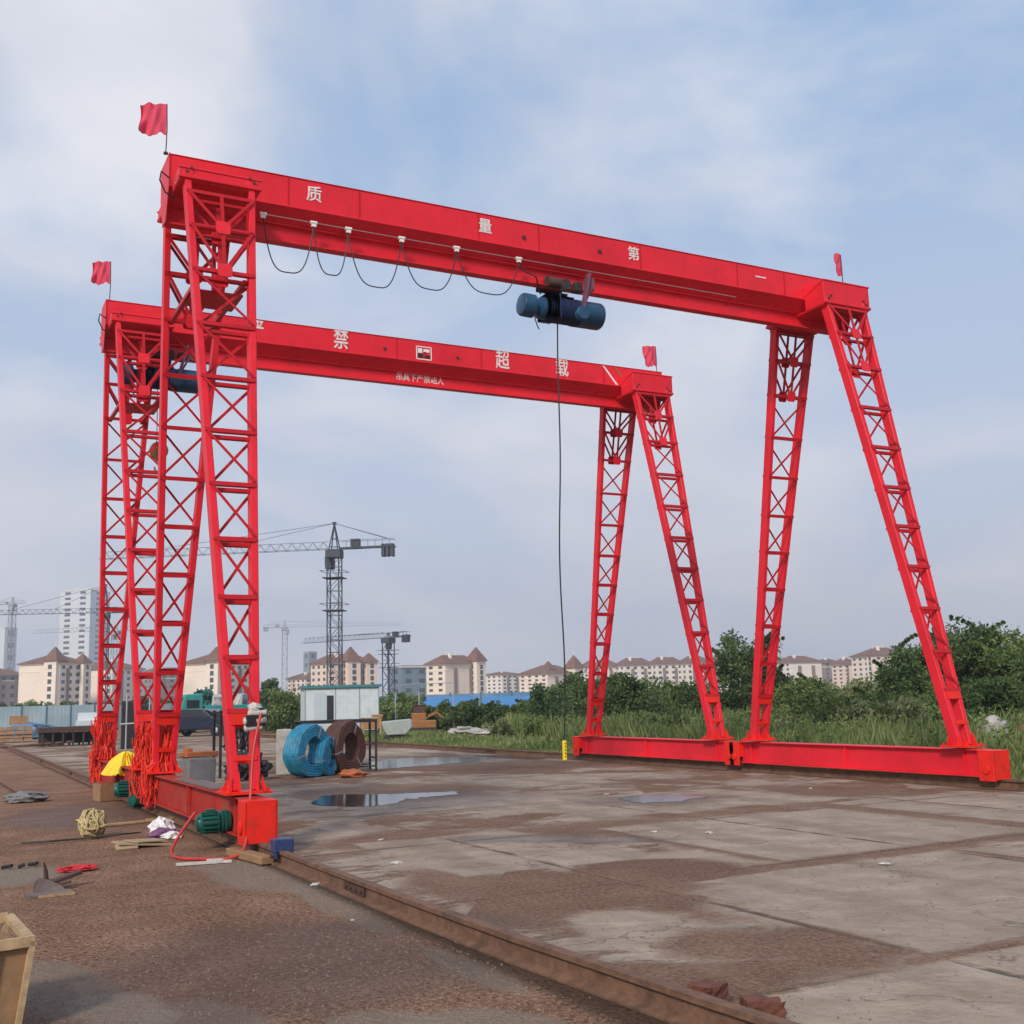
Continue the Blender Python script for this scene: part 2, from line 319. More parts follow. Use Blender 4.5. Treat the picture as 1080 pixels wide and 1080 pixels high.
def ground_material():
    m,nt,b=new_mat('muddy_gravel_and_old_concrete'); n=nt.nodes; L=nt.links.new
    tc=n.new('ShaderNodeTexCoord'); P=tc.outputs['Object']
    def noise(s,d=6,r=.6,dist=0,v=P):
        x=n.new('ShaderNodeTexNoise'); x.inputs['Scale'].default_value=s; x.inputs['Detail'].default_value=d; x.inputs['Roughness'].default_value=r; x.inputs['Distortion'].default_value=dist; L(v,x.inputs['Vector']); return x.outputs[0]
    def rampc(f,c):
        r=n.new('ShaderNodeValToRGB'); e=r.color_ramp.elements
        e[0].position=c[0][0]; e[0].color=(*c[0][1],1); e[1].position=c[-1][0]; e[1].color=(*c[-1][1],1)
        for p,cc in c[1:-1]: q=e.new(p); q.color=(*cc,1)
        L(f,r.inputs[0]); return r.outputs[0]
    def mixc(f,a,bb,mode='MIX'):
        x=n.new('ShaderNodeMix'); x.data_type='RGBA'; x.blend_type=mode
        if isinstance(f,float): x.inputs[0].default_value=f
        else: L(f,x.inputs[0])
        for i,c in((6,a),(7,bb)):
            if isinstance(c,tuple): x.inputs[i].default_value=(*c,1)
            else: L(c,x.inputs[i])
        return x.outputs[2]
    def mr(f,a,b_,c=0.,d=1.,smooth=True):
        x=n.new('ShaderNodeMapRange'); x.inputs[1].default_value=a; x.inputs[2].default_value=b_; x.inputs[3].default_value=c; x.inputs[4].default_value=d
        if smooth: x.interpolation_type='SMOOTHSTEP'
        L(f,x.inputs[0]); return x.outputs[0]
    def math_(op,a,bb):
        x=n.new('ShaderNodeMath'); x.operation=op
        for i,c in((0,a),(1,bb)):
            if isinstance(c,(int,float)): x.inputs[i].default_value=c
            else: L(c,x.inputs[i])
        return x.outputs[0]
    sp=n.new('ShaderNodeSeparateXYZ'); L(P,sp.inputs[0]); X,Y=sp.outputs[0],sp.outputs[1]
    big=noise(.35,5,.6); mid=noise(1.7,6,.62); fine=noise(14,5,.7); vfine=noise(60,4,.75); peb=noise(26,4,.75); nd=noise(1.1,4,.6)
    dirt=rampc(mid,[(.28,(.17,.088,.055)),(.5,(.27,.152,.1)),(.72,(.4,.25,.18))])
    dirt=mixc(mr(fine,.45,.75,0,.55),dirt,(.3,.19,.12)); dirt=mixc(mr(vfine,.54,.66,0,.85),dirt,(.5,.37,.28)); dirt=mixc(mr(vfine,.47,.36,0,.8),dirt,(.05,.03,.02)); dirt=mixc(mr(peb,.53,.62,0,.85),dirt,(.46,.33,.24)); dirt=mixc(mr(peb,.47,.38,0,.85),dirt,(.06,.034,.024))
    wetd=mr(big,.56,.4); dirt=mixc(math_('MULTIPLY',wetd,.3),dirt,(.11,.065,.04))
    dry=mr(noise(.8,6,.7),.56,.66); dirt=mixc(math_('MULTIPLY',dry,.4),dirt,(.4,.29,.2)); dirt=mixc(1.0,dirt,(1.3,1.2,1.12),'MULTIPLY')
    conc=rampc(noise(2.2,7,.65),[(.3,(.3,.23,.175)),(.55,(.42,.335,.262)),(.75,(.52,.43,.345))])
    fl=n.new('ShaderNodeVectorMath'); fl.operation='MULTIPLY_ADD'; L(P,fl.inputs[0]); fl.inputs[1].default_value=(1/3.5,1/3.45,0); fl.inputs[2].default_value=(-5.45/3.5+50,-5.05/3.45+50,0)
    f2=n.new('ShaderNodeVectorMath'); f2.operation='FLOOR'; L(fl.outputs[0],f2.inputs[0]); wn=n.new('ShaderNodeTexWhiteNoise'); L(f2.outputs[0],wn.inputs['Vector'])
    conc=mixc(math_('MULTIPLY',wn.outputs['Value'],.35),conc,(.24,.19,.15))
    vc=n.new('ShaderNodeTexVoronoi'); vc.feature='DISTANCE_TO_EDGE'; vc.inputs['Scale'].default_value=.55; dsp=n.new('ShaderNodeVectorMath'); dsp.operation='ADD'; nz=n.new('ShaderNodeTexNoise'); nz.inputs['Scale'].default_value=2.5; nz.inputs['Detail'].default_value=6; L(P,nz.inputs['Vector']); L(P,dsp.inputs[0]); L(nz.outputs['Color'],dsp.inputs[1]); L(dsp.outputs[0],vc.inputs['Vector'])
    crk=math_('MULTIPLY',mr(vc.outputs['Distance'],.0,.012,1,0),mr(noise(.7,4,.6),.42,.55)); conc=mixc(math_('MULTIPLY',crk,.6),conc,(.08,.06,.045))
    tyre=n.new('ShaderNodeTexWave'); tyre.inputs['Scale'].default_value=.22; tyre.inputs['Distortion'].default_value=5; tyre.inputs['Detail'].default_value=3; tyre.inputs['Detail Scale'].default_value=.5; L(P,tyre.inputs['Vector']); conc=mixc(math_('MULTIPLY',mr(tyre.outputs['Fac'],.72,.95),.3),conc,(.2,.155,.115))
    conc=mixc(mr(vfine,.55,.8,0,.25),conc,(.46,.39,.3)); conc=mixc(mr(fine,.5,.75,0,.4),conc,(.2,.15,.11))
    # slab joints: x = 5.45 + k*1.75, y = 5.05 + k*3.45, a little warped
    wob=math_('MULTIPLY',math_('SUBTRACT',nd,.5),.12)
    def joint(A,off,per,wd):
        a=math_('ADD',A,wob); a=math_('SUBTRACT',a,off-100*per); a=math_('MODULO',a,per); a=math_('SUBTRACT',a,per/2); a=math_('ABSOLUTE',a,0)
        return mr(a,per/2-wd,per/2-wd*.3)
    jx=joint(X,5.45,1.75*2,.05); jy=joint(Y,5.05,3.45,.05)
    jt=math_('MAXIMUM',jx,jy)
    jfade=math_('MULTIPLY',mr(Y,8,22,1,.25),mr(noise(.9,4,.6),.42,.56,.15,1)); jt=math_('MULTIPLY',jt,jfade)
    conc=mixc(math_('MULTIPLY',jt,.8),conc,(.085,.062,.045))
    # mud covering the concrete, with edges where the slabs step
    cell=n.new('ShaderNodeTexVoronoi'); cell.inputs['Scale'].default_value=.33; cell.feature='F1'; mp=n.new('ShaderNodeMapping'); mp.inputs['Scale'].default_value=(1.0,.55,1); L(P,mp.inputs[0]); L(mp.outputs[0],cell.inputs['Vector'])
    cs=n.new('ShaderNodeSeparateColor'); L(cell.outputs['Color'],cs.inputs[0])
    st=noise(.55,6,.65,.4,)
    mudv=math_('ADD',math_('MULTIPLY',st,1.0),math_('MULTIPLY',cs.outputs[0],.2))
    mud=mr(mudv,.56,.64)
    fst=n.new('ShaderNodeMapping'); fst.inputs['Scale'].default_value=(.9,2.6,1); fst.inputs['Rotation'].default_value=(0,0,.45); L(P,fst.inputs[0]); streak=noise(1.0,7,.7,.5,fst.outputs[0]); mud=math_('MAXIMUM',mud,math_('MULTIPLY',mr(streak,.52,.6),mr(big,.4,.55,.15,.8)))
    masks_clean=[(5.0,3.9,1.7,1.3,0),(6.7,6.4,1.6,1.5,0),(7.9,8.9,1.2,1.5,.2),(9.2,10.4,1.9,1.6,.5),(8.4,5.7,2.2,1.6,0),(11.5,10,2.,1.2,.4),(4.5,6.6,.5,.9,0),(10.6,19.5,2.2,.9,.2),(8.0,15.5,.8,2.4,.3),(7.2,11.6,.9,.7,.3),(11.8,13.5,1.2,1.4,.2),(5.6,10.4,.6,.8,.2)]
    masks_mud=[(5.6,8.4,.8,.5,.2),(4.25,8.9,.5,1.3,0),(5.1,5.9,.55,.4,0),(7.6,11.9,1.1,.8,.2),(5.0,12.6,1.0,.8,0),(12.8,14,.9,1.4,0),(7.6,19.0,1.8,1.8,0),(10,14.2,1.3,.9,.3)]
    for a in masks_clean: mud=math_('MULTIPLY',mud,math_('SUBTRACT',1,math_('MULTIPLY',ellipse_mask(nt,P,nd,*a,soft=.16),.9)))
    for a in masks_mud: mud=math_('MAXIMUM',mud,math_('MULTIPLY',ellipse_mask(nt,P,nd,*a,soft=.3),.92))
    for a in [(6.3,13.6,8.15,8.6),(7.1,7.35,8.4,12.4),(3.6,7.4,4.98,5.16),(6.1,12.,12.1,12.7),(10.9,11.5,8,12.5),(3.6,5.2,8.9,9.4)]: mud=math_('MAXIMUM',mud,math_('MULTIPLY',rect_mask(nt,P,nd,*a,.12,.45),.85))
    for a in [(7.3,10.9,8.6,12.0),(5.5,9.0,5.2,8.15),(3.85,7.1,1.5,4.97),(9.1,12.6,4.6,8.1),(11.4,14.2,8.8,12.4),(8.2,11.8,12.9,15.6),(4.4,6.4,9.6,12.6)]: mud=math_('MULTIPLY',mud,math_('SUBTRACT',1,math_('MULTIPLY',rect_mask(nt,P,nd,*a,.03,.2),mr(streak,.72,.5,.25,.9))))
    for a in [(5.1,8.1,.8,.5,.2),(4.7,6.0,.5,.5,.3)]: mud=math_('MAXIMUM',mud,math_('MULTIPLY',ellipse_mask(nt,P,nd,*a,soft=.3),.9))
    mudc=mixc(.45,dirt,(.2,.132,.1))
    yard=mixc(mud,conc,mudc)
    # zones
    wx=math_('ADD',X,math_('MULTIPLY',math_('SUBTRACT',mid,.5),.5))
    zr=math_('MULTIPLY',mr(wx,XL+.15,XL+.35),mr(wx,XR+.9,XR+1.4,1,0)); zr=math_('MULTIPLY',zr,mr(Y,60,75,1,0))
    colr=mixc(zr,dirt,yard)
    # left side: patches of spilt mortar and pale concrete
    for a in [(3.0,10.9,.55,1.3,.1),(1.35,6.1,.28,.55,.3),(.35,12.4,.9,.8,0),(2.45,5.2,.4,.5,.2),(3.0,8.9,.17,1.3,0),(2.98,6.4,.13,.7,0),(.75,7.4,.3,.8,.1)]:
        colr=mixc(math_('MULTIPLY',ellipse_mask(nt,P,nd,*a,soft=.16),.75),colr,(.34,.27,.21))
    # oil and wet patches
    wet=None
    for a in [(.9,6.5,1.1,.9,.3),(6.5,17.6,2.6,2.3,.1),(11.4,27.5,2.8,2.2,0),(9.8,14.6,1.3,.7,-.5),(5.3,20.5,2.4,3.,0),(6.4,11.5,1.3,.4,-.7),(2.6,18.5,1.6,2.3,0),(2.2,7.2,1.6,1.3,.2)]:
        e_=ellipse_mask(nt,P,nd,*a,soft=.35); wet=e_ if wet is None else math_('MAXIMUM',wet,e_)
    colr=mixc(math_('MULTIPLY',wet,.5),colr,(.07,.048,.04))
    for a in [(1.0,6.65,.26,.42,.3),(2.15,5.45,.3,.4,.2),(.45,12.6,.8,.75,0)]: colr=mixc(math_('MULTIPLY',ellipse_mask(nt,P,mid,*a,soft=.2,namp=1.8),.6),colr,(.34,.28,.225))
    for a in [(XL-.13,.16),(XR-.15,.2)]: colr=mixc(mr(math_('ABSOLUTE',math_('SUBTRACT',X,a[0]+.13),0),.06,.22,.75,0),colr,(.05,.033,.024))  # shadow at the foot of the rails, painted into the ground colour
    # grassy earth beyond the right rail and far away
    far=math_('MAXIMUM',mr(wx,XR+1.2,XR+2.2),mr(Y,125,140)); 
    grass=rampc(mid,[(.3,(.05,.06,.025)),(.7,(.12,.12,.06))])
    colr=mixc(math_('MULTIPLY',far,math_('MULTIPLY',mr(noise(.6,6,.7),.4,.62),.8)),colr,grass)
    L(colr,b.inputs['Base Color'])
    ro=math_('SUBTRACT',mr(fine,.3,.7,.72,.95),math_('MULTIPLY',wet,.38)); L(ro,b.inputs['Roughness'])
    b.inputs['Specular IOR Level'].default_value=.12
    bp=n.new('ShaderNodeBump'); bp.inputs['Strength'].default_value=1.0; bp.inputs['Distance'].default_value=.07
    hh=math_('ADD',math_('MULTIPLY',fine,.7),math_('MULTIPLY',peb,.8)); rough_f=math_('SUBTRACT',1,math_('MULTIPLY',math_('MULTIPLY',zr,math_('SUBTRACT',1,mud)),.7))
    hh=math_('MULTIPLY',hh,rough_f); hh=math_('ADD',hh,math_('MULTIPLY',mid,.8)); hh=math_('SUBTRACT',hh,math_('MULTIPLY',math_('MULTIPLY',jt,zr),.6)); L(hh,bp.inputs['Height']); L(bp.outputs[0],b.inputs['Normal'])
    return m
g=MB(); S=1400; g.addv([(-S,-S,0),(S,-S,0),(S,S,0),(-S,S,0)],[(0,1,2,3)])
tag(g.build('ground',ground_material()),kind='structure')
# puddles
m,nt,b=new_mat('shallow_muddy_water'); b.inputs['Base Color'].default_value=(.03,.026,.024,1); b.inputs['Roughness'].default_value=.1; b.inputs['Specular IOR Level'].default_value=.5
no=nt.nodes.new('ShaderNodeTexNoise'); no.inputs['Scale'].default_value=5; bp=nt.nodes.new('ShaderNodeBump'); bp.inputs['Strength'].default_value=.03; bp.inputs['Distance'].default_value=.02
tcx=nt.nodes.new('ShaderNodeTexCoord'); nt.links.new(tcx.outputs['Object'],no.inputs['Vector']); nt.links.new(no.outputs[0],bp.inputs['Height']); nt.links.new(bp.outputs[0],b.inputs['Normal']); WATER=m
def puddle(pts,seed):
    """pts: photo pixels round its edge, all on the ground plane"""
    rnd=random.Random(seed); P=[gp(*p) for p in pts]; n=len(P); out=[]
    for i in range(n):
        a,b_,c,d=P[i-1],P[i],P[(i+1)%n],P[(i+2)%n]
        for k in range(10):
            t=k/10; q=.5*((2*b_)+(c-a)*t+(2*a-5*b_+4*c-d)*t*t+(3*b_-a-3*c+d)*t**3)
            out.append((q.x+rnd.gauss(0,.045),q.y+rnd.gauss(0,.07),.005))
    mb=MB(); mb.addv(out,[tuple(range(len(out)))]); o=mb.build('puddle',WATER)
    if o.data.polygons[0].normal.z<0: o.data.flip_normals()
    tag(o,kind='structure')
puddle([(330,846),(350,839),(400,838),(455,836),(485,835),(470,839),(430,843),(415,848),(385,851),(340,850)],1)
puddle([(384,806),(410,801),(450,799),(505,799),(512,802),(470,806),(430,809),(395,811)],2)
puddle([(655,842),(690,838),(735,838),(742,841),(715,845),(680,847)],3)
puddle([(500,797),(540,797),(585,799),(560,801),(520,800)],4)

# ------------------------------------------------------------------ rails
def rail(name,path,label):
    prof=[(-.07,0),(.07,0),(.07,.014),(.012,.03),(.012,.11),(.036,.118),(.036,.15),(-.036,.15),(-.036,.118),(-.012,.11),(-.012,.03),(-.07,.014)]
    mb=MB(); n=len(prof)
    for (x,y) in path:
        for a,z in prof: mb.v.append((x+a*1.05,y,z+.002))
    for i in range(len(path)-1):
        for k in range(n): mb.f.append((i*n+k,i*n+(k+1)%n,(i+1)*n+(k+1)%n,(i+1)*n+k))
    mb.f.append(tuple(range(n))); mb.f.append(tuple((len(path)-1)*n+k for k in range(n))[::-1])
    o=mb.build(name,RUST); return tag(o,label,'rail')
rl=rail('crane_rail',[(3.62,1.2),(3.50,3.2),(3.40,4.6),(3.30,6.4),(3.26,8),(3.24,10.5),(3.229,13),(3.229,30),(3.2,62)],'long rusty steel rail in the foreground under the left legs of both cranes')
rr=rail('crane_rail',[(XR,-6),(XR,20),(XR,40),(XR,64)],'dark rail along the grass edge under the right legs of both cranes')
for o,path in((rl,[(3.43,4.1),(3.25,9.2),(3.229,30),(3.22,38)]),(rr,[(XR,8),(XR,30)])):
    for x,y in path:
        mb=MB()
        for sx in(-1,1): mb.box((x+sx*.022,y,.07),(.012,.5,.06))
        for k in(-.18,-.06,.06,.18): mb.cyl((x-.045,y+k,.07),(x+.045,y+k,.07),.012,6)
        mb.build('fishplate',RUSTD,o)

# ------------------------------------------------------------------ gantry cranes
ZT,ZW,ZI,ZB=9.276,8.79,8.62,8.33      # girder top, bottom of the box web, top of the I-beam, bottom of the I-beam
SADZ0,SADZ1=8.56,9.06
YB=2.50                                # legs stand 2.5 m either side of the girder
EX0,EX1=-.60,G+.62                     # girder ends (local x)
def text_mesh(name,s,size,loc,parent,mt,ext=.004,sx=1.0):
    cu=bpy.data.curves.new(name,'FONT'); cu.body=s; cu.size=size; cu.align_x='CENTER'; cu.align_y='CENTER'; cu.extrude=ext; cu.resolution_u=3; cu.offset=size*.012
    t=bpy.data.objects.new(name+'_curve',cu); col.objects.link(t); bpy.context.view_layer.update()
    me=bpy.data.meshes.new_from_object(t.evaluated_get(bpy.context.evaluated_depsgraph_get())); bpy.data.objects.remove(t)
    me.name=name; me.materials.clear(); me.materials.append(mt)
    me.transform(Matrix.Diagonal((sx,1,1,1)))
    me.transform(Matrix.Translation(loc)@Matrix.Rotation(PI/2,4,'X'))
    o=bpy.data.objects.new(name,me); col.objects.link(o); o.parent=parent; return o
def leg_pieces(x0,sy,root):
    """one ladder-like leg: two deep chords that draw together downwards, laced on both faces"""
    SADZ0=8.72 if x0==0 else 8.56
    T=Vector((x0,sy*.70,SADZ0)); B=Vector((x0,sy*YB,.64)); d=(B-T).normalized()
    nrm=Vector((0,sy,0)); nrm=(nrm-d*nrm.dot(d)).normalized()        # outward, away from the girder
    wt,wb,cw,cd=.44,.115,.088,.18
    hw=lambda z: wb+(wt-wb)*(z-B.z)/(T.z-B.z)
    P=lambda z,s: Vector((x0+s*hw(z),T.y+(B.y-T.y)*(T.z-z)/(T.z-B.z),z))
    mb=MB()
    for s in(-1,1):
        mb.bar(P(SADZ0,s),P(.64,s),cw,cd,nrm)
        mb.bar(P(SADZ0-.02,s)+nrm*0,P(SADZ0+(.09 if x0==0 else .22),s)+nrm*.02,cw+.05,cd+.06,nrm)
    leg=mb.build('leg',RED,root,bevel=.008)
    lv=[8.50,7.96,7.30,6.50,5.74,5.0,4.29,3.58,2.86,2.14,1.52]
    lat=MB(); 
    for i,z in enumerate(lv):
        for fs in(-1,1):
            off=nrm*fs*(cd/2+.008)
            a,b=P(z,-1),P(z,1); e=Vector((cw*.45,0,0))
            lat.bar(a+off-e,b+off+e,.045,.010,nrm)
            lat.bar(a+off*.94+Vector((0,0,-.03)),b+off*.94+Vector((0,0,-.03)),.012,.05,nrm)
    # X bracing: one diagonal on each face
    for i in range(2,len(lv)-1):
        z0,z1=lv[i],lv[i+1]
        lat.bar(P(z0-.04,-1)+nrm*(cd/2+.02),P(z1+.04,1)+nrm*(cd/2+.02),.034,.01,nrm)
        lat.bar(P(z0-.04,1)-nrm*(cd/2+.02),P(z1+.04,-1)-nrm*(cd/2+.02),.038,.01,nrm)
    for fs in(-1,1):
        off=nrm*fs*(cd/2+.024)
        c1,c2=P(lv[1],0)+off,P(lv[2],0)+off
        top=P(lv[0],0)+off
        lat.bar(top,c2,.05,.012,nrm)
        for s in(-1,1):
            lat.bar(P(lv[0]-.03,s)+off,c1,.045,.01,nrm); lat.bar(P(lv[1]-.0,s)+off*1.0,c2,.045,.01,nrm)
            lat.bar(P(lv[1],s)+off,c1,.04,.01,nrm)
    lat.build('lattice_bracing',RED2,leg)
    gp_=MB()
    for z in(lv[1],lv[2]):
        for fs in(-1,1):
            c=P(z,0)+nrm*fs*(cd/2+.036); hx,hh,k=.10,.10,.03
            poly=[(-hx,-hh+k),(-hx+k,-hh),(hx-k,-hh),(hx,-hh+k),(hx,hh-k),(hx-k,hh),(-hx+k,hh),(-hx,hh-k)]
            gp_.prism([c+Vector((a,0,0))-d*b_ for a,b_ in poly],nrm*.01)
    gp_.build_each('gusset_plate',RED,leg)
    # foot: rung, cover plates, flared base plate with stiffeners
    ft=MB()
    for fs in(-1,1):
        off=nrm*fs*(cd/2+.008)
        ft.bar(P(1.50,0)+off,P(1.36,0)+off,.30,.012,nrm); ft.bar(P(1.02,0)+off,P(.96,0)+off,.26,.012,nrm)
    ft.build_each('cover_plate',REDB,leg); ft=MB()
    by=B.y
    ft.box((x0,by,.635),(.52,.46,.03)); 
    for s in(-1,1):
        for t in(-1,1):
            ft.prism([(x0+s*.17,by+t*.11,.65),(x0+s*.23,by+t*.11,.65),(x0+s*.175,by+t*.09,.82)],(0,.012,0))
        ft.prism([(x0+s*.1,by-.12,.65),(x0+s*.1,by-.21,.65),(x0+s*.1,by-.10,.86)],(.012,0,0))
        ft.prism([(x0+s*.1,by+.12,.65),(x0+s*.1,by+.21,.65),(x0+s*.1,by+.10,.86)],(.012,0,0))
        for t in(-1,1): ft.cyl((x0+s*.22,by+t*.18,.65),(x0+s*.22,by+t*.18,.685),.018,6)
    ft.build('foot_plate',REDB,leg)
    return leg
def end_beam(x0,root,motor):
    b=MB(); l0,l1=-W+.30,W-.30; m=MB()
    b.box((x0,0,.385),(.16,l1-l0,.38)); b.box((x0,0,.585),(.30,l1-l0,.02)); b.box((x0,0,.185),(.30,l1-l0,.02))
    for i in range(9):
        y=l0+(l1-l0)*(i+.5)/9
        for s in(-1,1): b.box((x0+s*.11,y,.385),(.055,.012,.378)) if i in(0,4,8) else None
    eb=b.build('end_beam',RED if not motor else DUSTSHADE,root,bevel=.006)
    for s in(-1,1):
        h=MB(); yc=s*(W-.16)
        for t in(-1,1): h.box((x0+t*.17,yc,.345),(.02,.30,.45))
        h.box((x0,yc,.578),(.36,.316,.02)); h.box((x0,yc+s*.155,.355),(.32,.012,.43)); h.box((x0,yc-s*.151,.43),(.32,.012,.27))
        for t in(-1,1): h.cyl((x0+t*.18,yc,.30),(x0+t*.205,yc,.30),.07,16)
        h.build('wheel_box',REDB,eb,bevel=.008)
        wv=MB(); wv.lathe((x0-.07,yc,.296),(x0+.07,yc,.296),[(0,.10),(0,.149),(.15,.149),(.2,.142),(.8,.142),(.85,.149),(1,.149),(1,.1)],28)
        wv.build('wheel',RUSTD,eb,smooth=True)
    if motor:
        # green travel motor on the outside of the beam near the front wheel
        y=-W+1.0; mo=MB(); q=Vector((x0-.2,y,.36))
        mo.lathe((x0-.10,y,.30),(x0-.48,y+.02,.30),[(0,.11),(.1,.125),(.28,.125),(.3,.10),(.36,.10),(.38,.11),(.86,.11),(.88,.10),(.97,.09),(1,.05)],20)
        for k in range(14):
            a=2*PI*k/14; mo.box((x0-.34,y+.11*math.cos(a),.30+.11*math.sin(a)),(.17,.010,.026),mat=Matrix.Rotation(a-PI/2,3,'X'))
        mo.box((x0-.33,y-.02,.42),(.10,.08,.06)); mt_=mo.build('travel_motor',TEAL,eb,smooth=True)
        rb=MB()
        for k in range(3):
            xk=x0-.30-.0*k; rb.lathe((x0-.15-.045*k,y,.30),(x0-.162-.045*k,y,.30),[(0,.12),(.1,.132),(.9,.132),(1,.12)],22)
        rb.build_each('motor_ring',TEAL,mt_)
    return eb
def make_crane(loc,label):
    root=empty('gantry_crane',loc,0,label,'gantry crane','red gantry cranes on the same rails')
    gx=(EX0+EX1)/2; gl=EX1-EX0
    b=MB(); hw=.285
    prof=[(-hw,ZW),(-.075,ZI),(.075,ZI),(hw,ZW),(hw,ZT-.012),(-hw,ZT-.012)]
    b.prism([(EX0,y,z) for y,z in prof],(gl,0,0))
    b.box((gx,0,ZT-.004),(gl+.012,2*hw+.03,.012))
    b.box((gx,-hw-.006,ZW+.012),(gl,.016,.024)); b.box((gx,hw+.006,ZW+.012),(gl,.016,.024))
    g_=b.build('main_girder',RED,root,bevel=.004)
    # end plates and weld seams between the girder sections
    e=MB()
    for s,x in((-1,EX0),(1,EX1)):
        e.prism([(x,-hw-.02,ZT+.01),(x,hw+.02,ZT+.01),(x,hw+.02,ZW),(x,.12,ZB),(x,-.12,ZB),(x,-hw-.02,ZW)],(s*.012,0,0))
    e.build_each('end_plate',RED,g_)
    sm=MB()
    for x in(1.1,2.2,4.2,5.3,7.3,9.4,10.5): sm.box((x,-hw-.003,(ZT+ZW)/2),(.02,.012,ZT-ZW-.05))
    sm.build_each('weld_seam',RED2,g_)
    ib=MB(); ib.box((gx,0,(ZI+ZB+.02)/2),(gl,.018,ZI-ZB-.02)); ib.box((gx,0,ZB+.012),(gl-.02,.17,.024)); ib.box((gx,0,ZI-.012),(gl-.02,.15,.02))
    for i in range(12):
        x=EX0+.5+i*1.05; ib.prism([(x,-.02,ZI),(x,-.17,ZI+.075),(x,-.02,ZI-.09)],(.01,0,0))
    ib.build('hoist_runway_beam',RED,root)
    for x0 in(0,G):
        s=MB(); hx,hy=.56,.80; SADZ0,SADZ1=(8.70,8.87) if x0==0 else (8.56,9.02)
        for t in(-1,1):
            # the box is open where the girder passes; outer plates stand proud of its web
            s.box((x0,t*(hy+.29)/2+t*.003,(SADZ0+SADZ1)/2),(hx*2,hy-.29,SADZ1-SADZ0))
            s.box((x0,t*(hy+.012),SADZ0+.03),(hx*2+.02,.03,.05)); s.box((x0,t*(hy+.006),SADZ1-.01),(hx*2+.03,.02,.03))
            if x0: s.prism([(x0+(-hx if x0 else hx),t*.292,SADZ0+.26),(x0+(-hx if x0 else hx),t*.79,SADZ1-.03),(x0+(-hx if x0 else hx),t*.292,SADZ1-.03)],((-.012 if x0 else .012),0,0))
        s.box((x0,0,SADZ0-.003),(hx*2-.02,2*hy-.04,.03))
        o=s.build('saddle_beam',RED,root,bevel=.006)
        bl=MB()
        for t in(-1,1):
            for sx in(-1,1): bl.cyl((x0+sx*.46,t*.80,SADZ0+.10),(x0+sx*.46,t*.835,SADZ0+.10),.022,6); bl.cyl((x0+sx*.40,t*.80,SADZ0+.16),(x0+sx*.40,t*.835,SADZ0+.16),.018,6)
        bl.build_each('bolt',RUSTD,o)
        for t in(-1,1): leg_pieces(x0,t,root)
    # tie between the two left legs, with a shallow dark tray under it
    tt=MB(); z=7.30; yy=.70+(YB-.70)*(8.72-z)/(SADZ0-.64)
    for sx in(-.3,.3): tt.bar((sx,-yy,z-.05),(sx,yy,z-.05),.06,.06)
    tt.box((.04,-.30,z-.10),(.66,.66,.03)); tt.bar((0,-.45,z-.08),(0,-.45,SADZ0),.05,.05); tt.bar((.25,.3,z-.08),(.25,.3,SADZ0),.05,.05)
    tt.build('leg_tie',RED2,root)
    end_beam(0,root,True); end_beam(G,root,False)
    return root,g_
cr1,g1=make_crane((XL,Y1,0),'nearer of the two red gantry cranes, its girder in front with four small white characters')
cr2,g2=make_crane((XL,Y2,0),'red gantry crane behind, its lower girder lettered with big white characters and a framed badge')
def lettering(x,s,size,girder,name='girder_lettering',z=None,sx=.95): text_mesh(name,s,size,(x-XL,-.291,(ZT+ZW)/2+.02 if z is None else z),girder,LETTER,sx=sx)
lettering(4.72,'质',.26,g1); lettering(7.55,'量',.26,g1); lettering(10.39,'第',.26,g1); lettering(13.17,'一',.26,g1)
lettering(5.49,'严',.40,g2,sx=.85); lettering(7.28,'禁',.47,g2,sx=.72); lettering(11.06,'超',.47,g2,sx=.76); lettering(12.6,'载',.47,g2,sx=.74)
small=text_mesh('beam_warning_text','吊具下严禁站人',.19,(9.17-XL,-.011-.0,8.50),g2,LETTER,sx=.85,ext=.003)
# framed badge
bd=MB(); x0=9.15-XL
for sx in(-1,1): bd.box((x0+sx*.17,-.293,9.0),(.022,.008,.28))
for sz in(-1,1): bd.box((x0,-.293,9.0+sz*.14),(.36,.008,.022))
bd.box((x0-.09,-.293,9.05),(.10,.006,.10)); bd.box((x0+.06,-.293,9.06),(.14,.006,.07))
bo=bd.build('badge_frame',WHITE,g2)
bk=MB(); bk.box((x0-.08,-.293,8.94),(.12,.007,.08)); bk.box((x0+.08,-.293,8.93),(.13,.007,.06)); bk.box((x0+.02,-.293,9.015),(.05,.007,.03)); bk.build_each('badge_mark',BLACK,bo)
# two slanting pale stripes near the right end of the rear girder
for k,mt in((0,WHITE),(.33,ORG)):
    st=MB(); xs=13.7-XL+k; st.prism([(xs,-.291,ZT-.03),(xs+.05,-.291,ZT-.03),(xs+.42,-.291,ZW+.03),(xs+.35,-.291,ZW+.03)],(0,-.004,0)); st.build('painted_stripe',mt,g2)
for gg,xs in((g1,(8.25,9.7)),(g2,(8.25,9.95))):
    for x in xs:
        k=MB(); k.cyl((x-XL,-.28,9.0),(x-XL,-.31,9.0),.035,6); k.build('lifting_hole_plug',RUSTD,gg)
# short cable curl at the left ends
for gg in(g1,g2):
    c=MB(); c.tube([(-.60,-.30,8.9),(-.72,-.34,8.96),(-.74,-.36,8.82),(-.66,-.34,8.66),(-.5,-.33,8.6)],.012,6); c.build('end_cable',CABLEK,gg)

